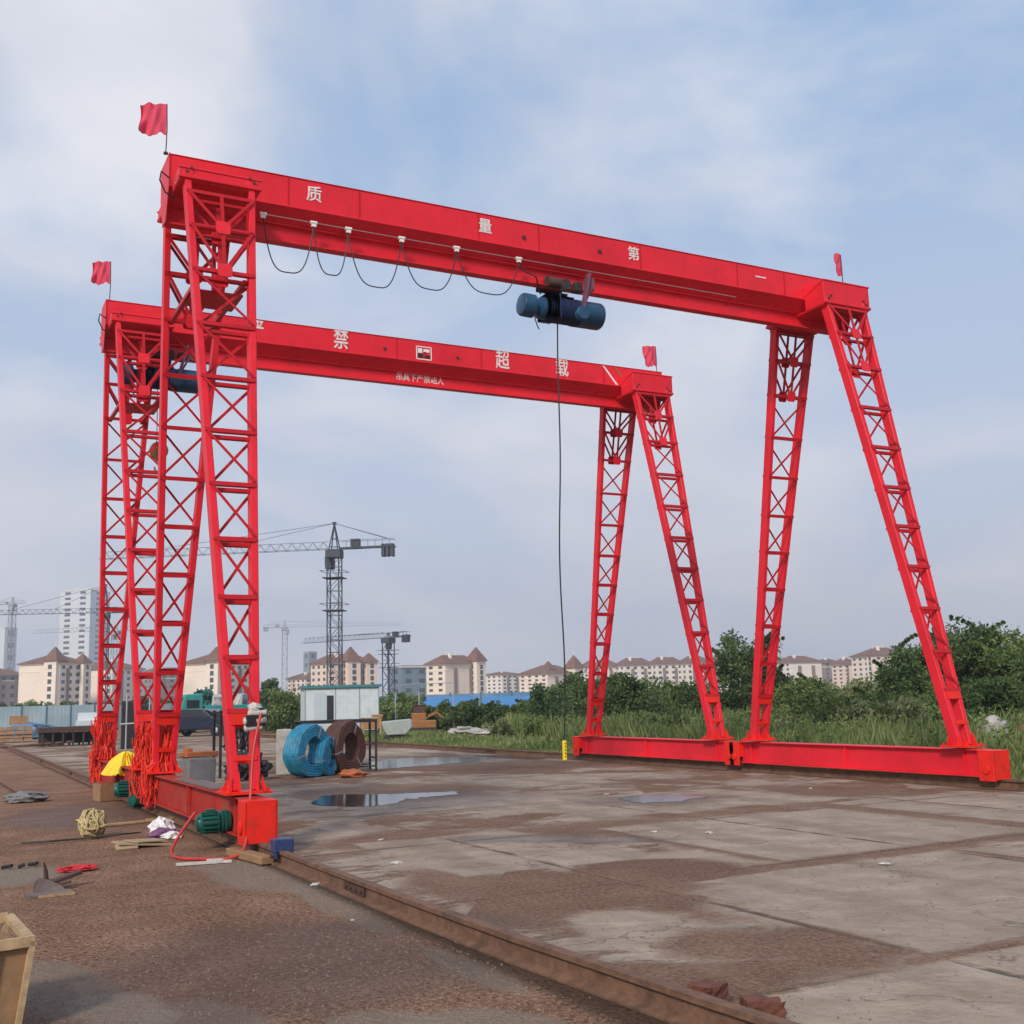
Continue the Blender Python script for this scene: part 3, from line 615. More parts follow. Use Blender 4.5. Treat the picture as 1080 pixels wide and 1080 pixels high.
# festoon: messenger wire + trolleys + cable loops (front crane)
fs=empty('festoon_cable',(XL,Y1,0),0,'black looped power cable hanging from small white trolleys along the front girder','cable')
yf=-.24; zf=8.63
tx=[3.97,4.73,5.27,6.13,7.06,8.17]
wb=MB(); wb.tube([(.75,yf,zf+.01),(9.6-XL+3,yf,zf)],.006,5); wb.build('messenger_wire',PIPE,fs)
for x in tx:
    t=MB(); t.box((x-XL,yf,zf-.02),(.07,.03,.07)); t.cyl((x-XL-.05,yf,zf+.01),(x-XL+.05,yf,zf+.01),.028,8); t.build('cable_trolley',WHITE,fs)
for i in range(5):
    a,b=tx[i]+.0,tx[i+1]-.0; sag=[.78,.72,.80,.70,.62][i]; pts=[]; inset=.09*(b-a)
    for k in range(33):
        t=k/32; s=math.sin(PI*t); x=a+(b-a)*t
        u=(2*t-1); z=zf-.05-sag*(1-abs(u)**2.8); x=(a+b)/2+(b-a)/2*math.copysign(abs(u)**.8,u) if abs(u)>0 else (a+b)/2
        pts.append((x-XL,yf+.012*math.sin(7*t+i),z))
    c=MB(); c.tube(pts,.009,7); c.build('cable_loop',CABLEK,fs)
c=MB(); c.tube([(tx[-1]-XL,yf,zf-.05),(tx[-1]-XL+.12,yf,zf-.2),(8.45-XL,yf-.05,8.36),(8.62-XL,-.12,8.14)],.013,7); c.build('cable_loop',CABLEK,fs)

# electric hoists
def hoist(x,y,label,grp,orange_hook):
    h=empty('electric_hoist',(x,y,0),0,label,'hoist',grp)
    zc=7.84; yo=-.26
    d=MB(); d.lathe((-.36,yo,zc),(.22,yo,zc),[(0,.19),(.03,.225),(.12,.225),(.14,.21),(.86,.21),(.88,.225),(.97,.225),(1,.19)],28)
    for k in range(8): d.lathe((-.28+.055*k,yo,zc),(-.255+.055*k,yo,zc),[(0,.20),(.2,.216),(.8,.216),(1,.20)],28)
    d.box((-.07,yo+.10,zc+.16),(.50,.26,.20))
    for k in range(7): d.box((-.40+.035*k,yo-.02,zc+.02),(.010,.42,.40)); drum=d.build('rope_drum',PURP,h,smooth=True)
    e=MB(); e.lathe((-.82,yo,zc+.02),(-.36,yo,zc),[(0,.12),(.03,.17),(.1,.19),(.5,.19),(.55,.13),(.7,.13),(.75,.18),(1,.19)],28); e.build('gearbox_cover',BLUE,h,smooth=True)
    m_=MB(); m_.lathe((.22,yo,zc),(.68,yo,zc),[(0,.18),(.03,.225),(.93,.225),(.99,.21),(1,.18)],32); mo=m_.build('hoist_motor',BLUE,h,smooth=True)
    m2=MB(); m2.lathe((.675,yo,zc),(.695,yo,zc),[(0,.15),(1,.13)],24); m2.build('fan_cover',BLUE,mo)
    # trolley hugging the bottom flange
    t=MB()
    for s in(-1,1):
        t.box((-.04,s*.15,8.36),(.50,.02,.16)); 
        for xx in(-.2,.14): t.lathe((xx,s*.055,8.40),(xx,s*.14,8.40),[(0,.06),(.6,.065),(.7,.08),(1,.08)],18)
    t.box((-.04,0,8.19),(.36,.34,.02)); t.box((-.2,-.12,8.12),(.05,.05,.16)); t.box((.12,-.12,8.12),(.05,.05,.16)); t.box((.36,-.10,8.36),(.14,.16,.16))
    t.build('trolley',DARK,h,smooth=False,bevel=.006)
    tm=MB(); tm.lathe((-.28,-.24,8.33),(-.04,-.24,8.33),[(0,.07),(.1,.085),(.9,.085),(1,.06)],18); tm.box((.02,-.18,8.30),(.10,.03,.16)); tm.build('trolley_motor',RUSTD,h,smooth=True)
    r=MB(); a,b_=Vector((.42,-.40,8.52)),Vector((.20,-.50,7.76))
    for s in(-1,1): r.bar(a+Vector((0,s*.035,0)),b_+Vector((0,s*.035,0)),.05,.012,(0,1,0))
    r.bar(a+Vector((.05,.0,-.2)),b_+Vector((-.02,.02,.0)),.04,.02,(0,1,0)); r.box(a-Vector((-.02,-.04,.18)),(.15,.1,.2))
    ro=r.build('hook_arm',mat_arm,h)
    pu=MB(); pu.lathe(b_-Vector((0,.06,0)),b_+Vector((0,.06,0)),[(0,.105),(.15,.12),(.35,.10),(.65,.10),(.85,.12),(1,.105)],24); pu.build('rope_pulley',BLUE,ro,smooth=True)
    c=MB(); c.tube([(-.62,yo-.1,zc-.12),(-.62,yo-.12,zc-.25),(-.58,yo-.12,zc-.36),(-.54,yo-.1,zc-.40)],.01,6); c.build('loose_wire',CABLEK,h)
    if orange_hook:
        hk=MB()
        for s in(-1,1): hk.tube([(-.06+.05*s,yo,zc-.15),(-.06+.04*s,yo,6.55)],.008,6)
        hb=hk.build('hoist_rope',DARK,h)
        o=MB(); o.lathe((-.06,yo-.07,6.42),(-.06,yo+.07,6.42),[(0,.12),(.1,.17),(.9,.17),(1,.12)],22); o.box((-.06,yo,6.28),(.14,.10,.12)); o.build('hook_block',ORG,hb,smooth=True)
        k=MB(); pts=[(-.06,yo,6.24),(-.06,yo,6.14)]+[(-.06+.07*math.sin(a),yo,6.08-.07*math.cos(a)+.0) for a in np.linspace(PI*.95,-PI*.6,12)]
        k.tube(pts,.018,8); k.build('hook',ORG,hb,smooth=True)
    else:
        c=MB(); pts=[]
        for k in range(40):
            t=k/39; z=zc-.12-(zc-.12-.95)*t; pts.append((-.16-.16*t+.03*math.sin(t*9)*t,yo-.05+.02*math.sin(t*13),z))
        c.tube(pts,.012,7); pc=c.build('pendant_cable',CABLEK,h)
        p=MB(); x_,y_,z_=pts[-1]; p.box((x_,y_,z_-.17),(.06,.05,.30)); p.build('pendant_control',YEL,pc,bevel=.015,seg=3)
        bt=MB()
        for k in range(5): bt.cyl((x_,y_-.024,z_-.06-.05*k),(x_,y_-.032,z_-.06-.05*k),.009,10)
        bt.build_each('push_button',BLACK,pc)
    return h
mat_arm=mat('dusty_mauve_arm',(.16,.06,.09),.5,.2,9,dirt=(.3,.12,.14),dirt_amt=.6)
hoist(8.98,Y1,'blue electric hoist with a long hanging cable under the middle of the front girder','electric hoists',False)
hoist(3.72,Y2,'dark blue electric hoist with orange hook block near the rear girder left end','electric hoists',True)

# flags
def flag(x,y,z,pole_h,wd,ht,side,label,fold=1.0,ang=0):
    f=empty('flag',(x,y,z),ang,label,'flag','small pink red flags on the girder ends')
    p=MB(); p.tube([(0,0,0),(.01,0,pole_h*.5),(0,0,pole_h)],.009,6); p.box((0,0,.012),(.06,.06,.02)); p.build('flag_pole',DARK,f)
    nx,nz=16,10; V=[];Fc=[]
    for side_ in(0,1):
        for j in range(nz+1):
            for i in range(nx+1):
                a=i/nx; b_=j/nz
                xx=side*wd*a*(1-.04*math.sin(b_*5)); yy=(.07*math.sin(a*8+b_*3)+.03*math.sin(a*17-b_*6))*a*fold+side_*.004; zz=pole_h-.01-ht*b_*(1+.03*math.sin(a*23))-.05*a*a+.016*math.sin(a*9)
                V.append((xx,yy,zz))
    o_=(nx+1)*(nz+1)
    for j in range(nz):
        for i in range(nx):
            q=[j*(nx+1)+i,j*(nx+1)+i+1,(j+1)*(nx+1)+i+1,(j+1)*(nx+1)+i]; Fc.append(tuple(q)); Fc.append(tuple(o_+k for k in q[::-1]))
    for i in range(nx): Fc.append((i,o_+i,o_+i+1,i+1)); r_=nz*(nx+1); Fc.append((r_+i,r_+i+1,o_+r_+i+1,o_+r_+i))
    for j in range(nz): Fc.append((j*(nx+1),(j+1)*(nx+1),o_+(j+1)*(nx+1),o_+j*(nx+1))); e_=j*(nx+1)+nx; Fc.append((e_,o_+e_,o_+e_+nx+1,e_+nx+1))
    m=MB(); m.addv(V,Fc); m.build('flag_cloth',FLAG,f,smooth=True)
    return f
flag(2.58,15.15,ZT+.002,.76,.36,.46,-1,'square pink red flag, uppermost and largest, over the left end of the front girder',ang=-.15)
flag(15.29,15.2,ZT+.002,.62,.26,.44,-1,'narrow folded pink red flag over the right end of the front girder',.6,ang=.45)
flag(2.69,21.5,ZT+.002,.80,.33,.44,-1,'small pink red flag over the left end of the rear girder',ang=-.1)
flag(15.30,21.5,ZT+.002,.66,.38,.50,-1,'pink red flag over the right end of the rear girder',ang=.1)

# ------------------------------------------------------------------ clutter round the left legs
def cable_tangle(x,y,z0,z1,rad,n,seed,label):
    rnd=random.Random(seed); t=empty('cable_tangle',(x,y,0),0,label,'cables','red cable bundles hung on the left legs')
    for part,mt,cnt in(('red_cables',REDW,int(n*.75)),('dark_red_cables',RED2,int(n*.25))):
        m=MB()
        for i in range(cnt):
            a=rnd.uniform(0,2*PI); r=rad*rnd.uniform(.45,1); zt=z1-rnd.uniform(0,.25*(z1-z0)); zb=z0+rnd.uniform(0,.35)*(z1-z0)
            cx,cy=r*math.cos(a),r*math.sin(a); pts=[]; ph=rnd.uniform(0,6); am=rnd.uniform(.015,.06); K=12
            for k in range(K):
                q=k/(K-1); pinch=1-.35*math.exp(-((q-.45)/.15)**2)
                pts.append((cx*pinch+am*math.sin(q*rnd.uniform(5,9)+ph),cy*pinch+am*math.cos(q*7+ph),zt+(zb-zt)*q))
            # some hang as loops
            if rnd.random()<.3:
                dx,dy=rnd.uniform(-.12,.12),rnd.uniform(-.12,.12); last=pts[-1]
                for k in range(1,7):
                    q=k/6; pts.append((last[0]+dx*q,last[1]+dy*q,last[2]-.06*math.sin(PI*q)+rnd.uniform(.15,.45)*(z1-z0)*q*q))
            m.tube(pts,rnd.uniform(.007,.012),5)
        # coils tied round the middle
        for i in range(cnt//5):
            zc=z0+(z1-z0)*rnd.uniform(.4,.7); rr=rnd.uniform(.08,.16); tilt=rnd.uniform(-1.2,1.2); ca=rnd.uniform(0,2*PI)
            pts=[(rad*.6*math.cos(ca)+rr*math.cos(q)*math.cos(ca+1.5),rad*.6*math.sin(ca)+rr*math.cos(q)*math.sin(ca+1.5),zc+rr*math.sin(q)+.03*math.sin(3*q+tilt)) for q in np.linspace(0,2*PI*1.6,30)]
            m.tube(pts,.010,5)
        m.build(part,mt,t)
    return t
cable_tangle(XL-.04,Y1+YB+.05,.10,1.42,.21,150,3,'tangled curtain of red cables round the middle left leg foot, beside the grey block')
cable_tangle(XL-.02,Y2-YB+.0,.2,1.42,.19,100,5,'tangled red cables round the leg foot just behind the middle bundle')
cable_tangle(XL-.04,Y2+YB-.05,.05,1.5,.22,110,4,'tangled red cables round the farthest left leg foot, beside the yellow sheet')

def lumpy(name,mt,parent,c,r,seed,n=3,amp=.25,noise=2.2,smooth=True):
    """irregular draped lump"""
    bm=bmesh.new(); bmesh.ops.create_icosphere(bm,subdivisions=n,radius=1); from mathutils import noise as ns
    for v in bm.verts:
        p=v.co.copy(); k=1+amp*ns.fractal(p*noise+Vector((seed*7.1,seed,0)),1,2,4); v.co=Vector((p.x*r[0]*k,p.y*r[1]*k,max(-.6,p.z)*r[2]*k))
    lo=min(v.co.z for v in bm.verts)
    for v in bm.verts: v.co+=Vector((c[0],c[1],c[2]-lo))
    me=bpy.data.meshes.new(name); bm.to_mesh(me); bm.free(); me.materials.append(mt)
    if smooth: me.polygons.foreach_set('use_smooth',[True]*len(me.polygons)); me.set_sharp_from_angle(angle=math.radians(35))
    o=bpy.data.objects.new(name,me); col.objects.link(o); 
    if parent: o.parent=parent
    return o
m=MB(); rq=random.Random(12); NT,NR=64,14; fo=[(rq.uniform(0,6.28),rq.randint(3,11),rq.uniform(.02,.07)) for _ in range(6)]
def shp(t,q):
    f=sum(a*math.sin(k*t+p) for p,k,a in fo); rr=q*(1+f*1.2); z=.40*(1-q**1.3)+f*1.3*q*(1.2-q)+.02*math.sin(23*t+9*q)*q
    return (rr*math.cos(t)*.34+.06*(1-q),rr*math.sin(t)*.62-.1*(1-q),max(.0,z))
m.v=[shp(2*PI*i/NT,(j+.02)/NR) for j in range(NR+1) for i in range(NT)]
m.f=[(j*NT+i,j*NT+(i+1)%NT,(j+1)*NT+(i+1)%NT,(j+1)*NT+i) for j in range(NR) for i in range(NT)]+[tuple(range(NT))[::-1]]
o=m.build('plastic_sheet',YEL,None,smooth=True); o.location=(3.18,Y2-.05,.43); sd_=o.modifiers.new('thickness','SOLIDIFY'); sd_.thickness=.004; tag(o,'crumpled bright yellow plastic sheet lying on the rear end beam','plastic sheet')
# loose wooden box under the yellow sheet
p=gp(146,842); wbx=empty('wooden_box',(2.95,Y2-.4,0),.3,'small open brown box on the dirt below the yellow sheet','box')
m=MB(); m.box((0,-.14,.16),(.5,.02,.3)); m.box((0,.14,.16),(.5,.02,.3)); m.box((-.24,0,.16),(.02,.26,.3)); m.box((.24,0,.16),(.02,.26,.3)); m.box((0,0,.02),(.46,.26,.02)); m.build_each('box_side',PLY,wbx)

# white taped bundle hung on the near left leg
sb=empty('taped_bundle',(XL+.06,Y1-YB-.03,1.42),0,'white and black taped bundle of gear strapped to the nearest left leg','bundle')
sb.scale=(.85,.85,.85)
m=MB(); 
for k,(dx,dz,r,l) in enumerate([(0,.0,.06,.30),(.03,.10,.05,.25),(-.02,-.09,.05,.24)]):
    m.lathe((dx-l/2,-.17-.02*(k%2),dz),(dx+l/2,-.19,dz+.02),[(0,r*.5),(.08,r),(.3,r*.92),(.34,r*1.02),(.6,r*.95),(.92,r),(1,r*.6)],14)
m.build_each('white_wrapping',RAGD,sb,smooth=True)
m=MB()
for dz in(-.045,.05): m.box((0,-.18,dz),(.26,.12,.04))
m.box((-.06,-.235,.03),(.12,.02,.10)); m.box((.09,-.2,.14),(.08,.06,.05)); m.build_each('black_strap',BLACK,sb); 
lumpy('white_cap',RAGD,sb,(.0,-.17,.13),(.085,.07,.06),2,3,.5,3)

pk=empty('plank_pair',(XL,Y1-.55,.598),0,'two dusty grey planks lying along the top of the front left end beam','planks')
m=MB(); m.box((-.06,.3,.014),(.12,2.3,.024)); m.box((.07,-.2,.014),(.10,1.9,.024)); m.build_each('plank',SCRAP,pk)
# red hose loop beside the front motor
hl=MB(); A=Vector((XL-.16,12.75,.92)); pts=[]
P3=[(XL+.10,12.60,1.5),(XL+.0,12.52,1.1),(XL-.05,12.42,.7),(XL-.12,12.25,.35),(XL-.20,12.12,.10),(XL-.36,12.15,.022),(XL-.60,12.3,.02),(XL-.78,12.55,.02),(XL-.80,12.85,.06),(XL-.66,13.0,.25),(XL-.5,13.05,.45)]
for i in range(len(P3)-1):
    a,b_,c,d=[Vector(P3[max(0,min(len(P3)-1,j))]) for j in(i-1,i,i+1,i+2)]
    for k in range(8):
        t=k/8; pts.append(.5*((2*b_)+(c-a)*t+(2*a-5*b_+4*c-d)*t*t+(3*b_-a-3*c+d)*t**3))
hl.tube(pts,.016,8); tag(hl.build('power_cable',mat('red_rubber_cable',(.5,.03,.025),.5,.15,8),None,smooth=True),'red cable hanging down from the nearest left leg and looping on the dirt','cable')

# rear drive motor lying by the rear beam (as on the front crane but loose chain block beside it)
q=gp(150,852); ch=empty('chain_hoist_block',(q.x,q.y,0),.4,'green chain block lying on the dirt beside the middle cable bundle','chain block')
m=MB(); m.lathe((-.22,0,.15),(.22,0,.15),[(0,.06),(.05,.12),(.4,.14),(.42,.11),(.6,.11),(.62,.13),(.95,.12),(1,.06)],18); m.build('block_body',TEAL,ch,smooth=True)
m=MB(); m.tube([(.22,0,.14),(.32,.03,.1),(.38,.0,.04),(.3,-.08,.02)],.02,6); m.build('hook',TEAL,ch,smooth=True)

# rail stop
rs=empty('rail_stop',(3.245,11.42,0),.0,'dark purple steel stop block clamped over the left rail in front of the crane','rail stop')
m=MB(); m.box((0,0,.20),(.20,.16,.13)); m.box((-.075,0,.12),(.03,.15,.10)); m.box((.075,0,.12),(.03,.15,.10)); m.build('stop_block',PURP,rs,bevel=.01)
m=MB(); 
for s in(-1,1): m.cyl((s*.09,0,.10),(s*.12,0,.10),.022,6)
m.build_each('bolt',RUSTD,rs)
# old square timber lying along the rail just past the stop
tb=MB(); tb.box((0,0,.05),(.14,1.0,.08),0); o=tb.build('timber_block',PLY,None,bevel=.008); o.location=(3.06,12.0,.0); o.rotation_euler=(0,0,.12); tag(o,'short dirty timber beside the rail under the red wheel box','timber')

# grey concrete ballast block with an orange-painted bracket
q=gp(208,838); cb=empty('ballast_block',(q.x,q.y,0),.25,'grey concrete block with an orange bracket on top, between the left crane legs','concrete block')
m=MB(); m.prism([(-.30,-.2,0),(.26,-.2,0),(.28,-.2,.66),(-.26,-.2,.68)],(0,.4,0)); m.build('block',CONC,cb,bevel=.03,seg=2)
m=MB(); m.box((.02,0,.73),(.62,.34,.09)); m.box((-.2,0,.80),(.10,.2,.09)); m.build('bracket',ORC,cb,bevel=.01)
# dark heap and frame with black hoses
q=gp(247,820); fr=empty('hose_rack',(q.x,q.y,0),.2,'dark rack hung with black hoses behind the nearest left leg','rack')
m=MB()
for sx in(-.34,.34): m.box((sx,0,.75),(.05,.05,1.5)); m.box((sx,.35,.75),(.05,.05,1.5)); m.bar((sx,0,1.45),(sx,.35,1.45),.05,.05)
m.bar((-.34,0,1.47),(.34,0,1.47),.05,.05); m.bar((-.34,0,.7),(.34,0,.7),.04,.04); m.build('rack_frame',DARK,fr)
m=MB(); rnd=random.Random(5)
for i in range(26):
    x=rnd.uniform(-.3,.32); z=rnd.uniform(.5,1.0); pts=[(x+.03*math.sin(3*t+i),-.05-.08*rnd.random(),1.5-(1.5-z)*math.sin(t)) for t in np.linspace(.05,PI-.05,14)]; pts=[(p[0]+.10*k/13,p[1],p[2]) for k,p in enumerate(pts)]; m.tube(pts,.017,6)
m.build('hose',CABLEK,fr)
q=gp(262,822); o=lumpy('hose_heap',CABLEK,None,(q.x-.1,q.y-.3,0),(.42,.35,.32),9,4,.5,3.0); tag(o,'low heap of black hose on the ground under the hose rack','hose heap')

# steel strip coils on their stand
def coil(name,c,ang,ro,ri,wd,mt,label,tilt=0):
    e=empty('strip_coil',(c[0],c[1],0),ang,label,'coil','blue and brown wrapped coils by the stand')
    m=MB(); seg=48; b=[]
    K=9; prof=[(-wd/2,ri),(wd/2,ri)]+[(wd/2+(.010 if k%2 else -.006),ri+(ro-ri)*k/K) for k in range(1,K)]
    prof+=[(wd/2-wd*(k+.0)/10,ro+(.010 if k%2 else -.008)) for k in range(0,11)]+[(-wd/2-(.010 if k%2 else -.006),ri+(ro-ri)*k/K) for k in range(K-1,0,-1)]
    n=len(prof)
    for k in range(seg):
        t=2*PI*k/seg; j=1+.03*math.sin(3*t+c[0])+.02*math.sin(7*t+1)+.012*math.sin(17*t+c[1])
        for x,r in prof: m.v.append((x,r*j*math.sin(t),ro+r*j*math.cos(t)))
    for k in range(seg):
        for i in range(n): m.f.append((k*n+i,k*n+(i+1)%n,((k+1)%seg)*n+(i+1)%n,((k+1)%seg)*n+i))
    m.build('coil_winding',mt,e,smooth=True)
    s=MB()
    for t0 in(.4,2.4,4.5):
        for k in range(1): s.bar((-wd/2-.004,(ro+.012)*math.sin(t0),ro+(ro+.012)*math.cos(t0)),(wd/2+.004,(ro+.012)*math.sin(t0),ro+(ro+.012)*math.cos(t0)),.04,.008,(0,math.sin(t0),math.cos(t0)))
        for xx in(-wd/2-.004,wd/2+.004): s.bar((xx,ri*math.sin(t0),ro+ri*math.cos(t0)),(xx,ro*math.sin(t0),ro+ro*math.cos(t0)),.04,.006,(1,0,0))
    s.build_each('steel_band',PIPE,e); return e
q=gp(322,820); coil('coil',(q.x+.05,q.y),-1.02,.56,.30,.42,COILB,'large blue wrapped coil standing at the left of the dark stand')
q=gp(347,818); coil('coil',(q.x-.12,q.y+.05),-.75,.42,.26,.36,COILB,'small blue wrapped coil standing between the large blue and the brown coil')
q=gp(366,816); coil('coil',(q.x+.02,q.y+.25),-.95,.58,.32,.40,COILR,'rusty brown coil standing at the right end of the dark stand')
q=gp(352,815); st=empty('steel_stand',(q.x+.15,q.y+.3,0),-.18,'black angle steel stand with a shelf over the coils','stand')
m=MB(); hx,hy=.88,.42
for sx in(-hx,hx):
    for sy in(-hy,hy): m.box((sx,sy,.58),(.05,.05,1.16))
    for z in(.3,.62,.92): m.box((sx,0,z),(.035,2*hy,.035))
for sy in(-hy,hy): m.box((0,sy,1.15),(2*hx+.05,.05,.05)); m.box((0,sy,.12),(2*hx,.035,.035))
m.box((.75,-hy,.62),(.22,.03,.03)); m.box((0,0,1.19),(2*hx+.06,2*hy+.06,.02)); m.build('stand_frame',DARK,st)
q=gp(302,818); m=MB(); m.box((0,0,.52),(.34,.16,1.02)); m.box((.14,.1,.3),(.16,.1,.56)); o=m.build('concrete_slab',CONCP,None,bevel=.015); o.location=(q.x,q.y+.2,0); o.rotation_euler=(.05,0,-.3); tag(o,'pale upright concrete slab standing left of the blue coil','concrete slab')
q=gp(378,812); m=MB(); m.tube([(0,0,.0),(.05,.02,.25),(.1,.0,.4)],.05,7); 
o=lumpy('rag_heap',RAG,None,(q.x-.35,q.y-.4,0),(.2,.15,.2),3,3,.4); tag(o,'small pale rag heap in front of the brown coil','rags')
q=gp(325,820); o=lumpy('clay_lump',ORC,None,(q.x+.75,q.y-.75,0),(.30,.2,.10),6,3,.4); tag(o,'low orange clay lump in front of the small blue coil','clay lump')

# straw rope ball, cardboard, papers, board scraps
q=gp(97,884); sp=empty('rope_ball',(q.x,q.y,0),0,'round bundle of yellowish straw rope on the dirt','rope bundle'); m=MB(); rnd=random.Random(8)
for i in range(40):
    ax=Vector((rnd.gauss(0,1),rnd.gauss(0,1),rnd.gauss(0,.6))).normalized(); u=ax.orthogonal().normalized(); v=ax.cross(u); r=rnd.uniform(.14,.19)
    m.tube([Vector((0,0,.18))+(u*math.cos(t)+v*math.sin(t))*r*(1+.06*math.sin(5*t+i)) +ax*.03*math.sin(3*t) for t in np.linspace(0,2*PI*rnd.uniform(.5,1),18)],.013,5)
m.build('rope_winding',STRAW,sp,smooth=True); lumpy('rope_core',mat('shaded_straw_core',(.2,.15,.08),.9,.3,9),sp,(0,0,.02),(.15,.15,.15),1,3,.2)
q=gp(150,893); m=MB(); m.box((0,0,.04),(.62,.34,.02),0,Matrix.Rotation(.10,3,'Y')); m.box((-.22,-.16,.03),(.24,.10,.02),0,Matrix.Rotation(.4,3,'X')); m.box((.05,.02,.065),(.4,.3,.012),0,Matrix.Rotation(.06,3,'Y')@Matrix.Rotation(.3,3,'Z'))
o=m.build('cardboard_sheet',CARD); o.location=(q.x,q.y,.0); o.rotation_euler=(0,0,.1); tag(o,'flattened tan cardboard lying on the dirt left of the red end beam','cardboard')
q=gp(170,884); pc=empty('plastic_bag',(q.x,q.y,0),0,'crumpled white bag with a purple one beside the cardboard','bag'); lumpy('white_bag',RAG,pc,(.02,.05,.0),(.15,.12,.13),2,3,.5,3); lumpy('purple_bag',mat('purple_plastic',(.16,.06,.14),.4,.2,8),pc,(.0,-.10,0),(.17,.1,.07),5,3,.5,3); lumpy('white_bag',RAG,pc,(.08,-.16,0),(.13,.08,.05),8,3,.5,3)
q=gp(82,919); o=lumpy('red_rag',RAGR,None,(q.x,q.y,0),(.17,.10,.035),3,3,.5,3); tag(o,'small flat red rag on the dirt beside the broken boards','rag')
q=gp(52,944); bs=empty('broken_boards',(q.x,q.y,0),0,'broken grey brown boards with a splintered end lying on the dirt','scrap boards')
m=MB(); m.box((.0,-.04,.015),(.36,.16,.022),.1); m.prism([(-.13,.10,0),(.17,.10,0),(.10,.12,.06),(0,.12,.11),(-.08,.11,.14),(-.12,.10,.10)],(0,.02,0)); m.build_each('board',SCRAP,bs)
m=MB(); m.prism([(-.02,.30,0),(.02,.30,0),(.0,.33,.16),(-.03,.33,.24)],(.015,.03,0)); m.bar((.0,.32,.05),(.30,.42,.12),.10,.03); m.bar((.0,.3,.03),(.2,.25,.06),.06,.02); m.build_each('splinter',RUSTD,bs)
m=MB(); m.box((.05,-.12,.012),(.30,.03,.02),.05); m.build('wood_edge',WOOD,bs)
q=gp(76,905); m=MB()
for k in range(5): m.tube([(-.3+.12*k+random.uniform(-.03,.03),random.uniform(-.1,.1),.02),(-.24+.12*k,random.uniform(-.1,.1),.04)],.02,6)
o=m.build('charred_sticks',BLACK); qq=gp(12,916); o.location=(qq.x,qq.y,0); tag(o,'row of small charred pieces on pale spilt mortar at the left edge','charred wood')
q=gp(40,876); m=MB(); m.tube([(-.5,.1,.02),(-.2,-.05,.03),(.1,.05,.02),(.6,.0,.04),(.9,.15,.03)],.012,6); o=m.build('loose_wire',DARK); qq=gp(70,888); o.location=(qq.x,qq.y,0); tag(o,'dark loose wire on the dirt left of the straw rope ball','wire')
# timbers and small pile left of the middle
for (u,v,l,r,lb) in [(150,868,1.3,.2,'long grey board lying on the dirt behind the straw rope ball'),(215,912,.55,-.9,'thin white batten lying on the dirt in front of the red cable loop')]:
    qq=gp(u,v); m=MB(); m.box((0,0,.02),(l,.05 if v>900 else .12,.025)); m.box((l*.2,.03,.04),(l*.3,.04,.015)); o=m.build('loose_board',RAGD if v>900 else WOOD); o.location=(qq.x,qq.y,0); o.rotation_euler=(0,0,r if v<900 else -.2); tag(o,lb,'board')
qq=gp(28,846); o=lumpy('rubble_heap',CONC,None,(qq.x,qq.y,0),(.35,.25,.1),2,3,.5,3); tag(o,'low grey rubble heap beside the old pipe at the left','rubble')
pr=MB(); pr.tube([gp(-40,806)+Vector((0,0,.05)),gp(0,826)+Vector((0,0,.05)),gp(27,842)+Vector((0,0,.05))],.05,8); tag(pr.build('old_pipe',RUST,None,smooth=True),'short rusty pipe lying on the dirt at the far left','pipe')

# wooden crate in the lower left corner
def plank(m,c,sz,rot): m.box(c,sz,0,rot)
qa=gp(33,1062); cr=empty('wooden_crate',(.51,6.6,-.08),.15,'open plywood crate with pine battens at the lower left edge','crate')
T=Matrix.Rotation(.12,3,'Y')
m=MB(); plank(m,(-.10,.20,.27),(.015,.62,.50),T)
m.box((-.42,.52,.25),(.66,.015,.50)); m.box((-.36,-.105,.26),(.70,.015,.50)); m.box((-.72,.2,.25),(.015,.62,.5)); m.build_each('plywood_panel',PLY,cr)
m=MB()
for (p,q_) in [((-.06,-.13,.0),(.01,-.13,.52)),((-.05,.50,.02),(.02,.50,.55)),((-.24,-.13,.0),(-.17,-.13,.50)),((-.62,-.13,.0),(-.60,-.13,.5))]: m.bar(p,q_,.028,.03,(0,1,0))
m.bar((-.74,-.13,.51),(.02,-.13,.52),.03,.05); m.bar((.0,-.13,.52),(.03,.52,.55),.05,.03); m.bar((-.74,.5,.54),(.02,.5,.55),.03,.05); m.build_each('batten',mat('dirty_pine_batten',(.46,.32,.18),.85,.25,14,dirt=(.12,.08,.05),dirt_amt=.7,dscale=6),cr)

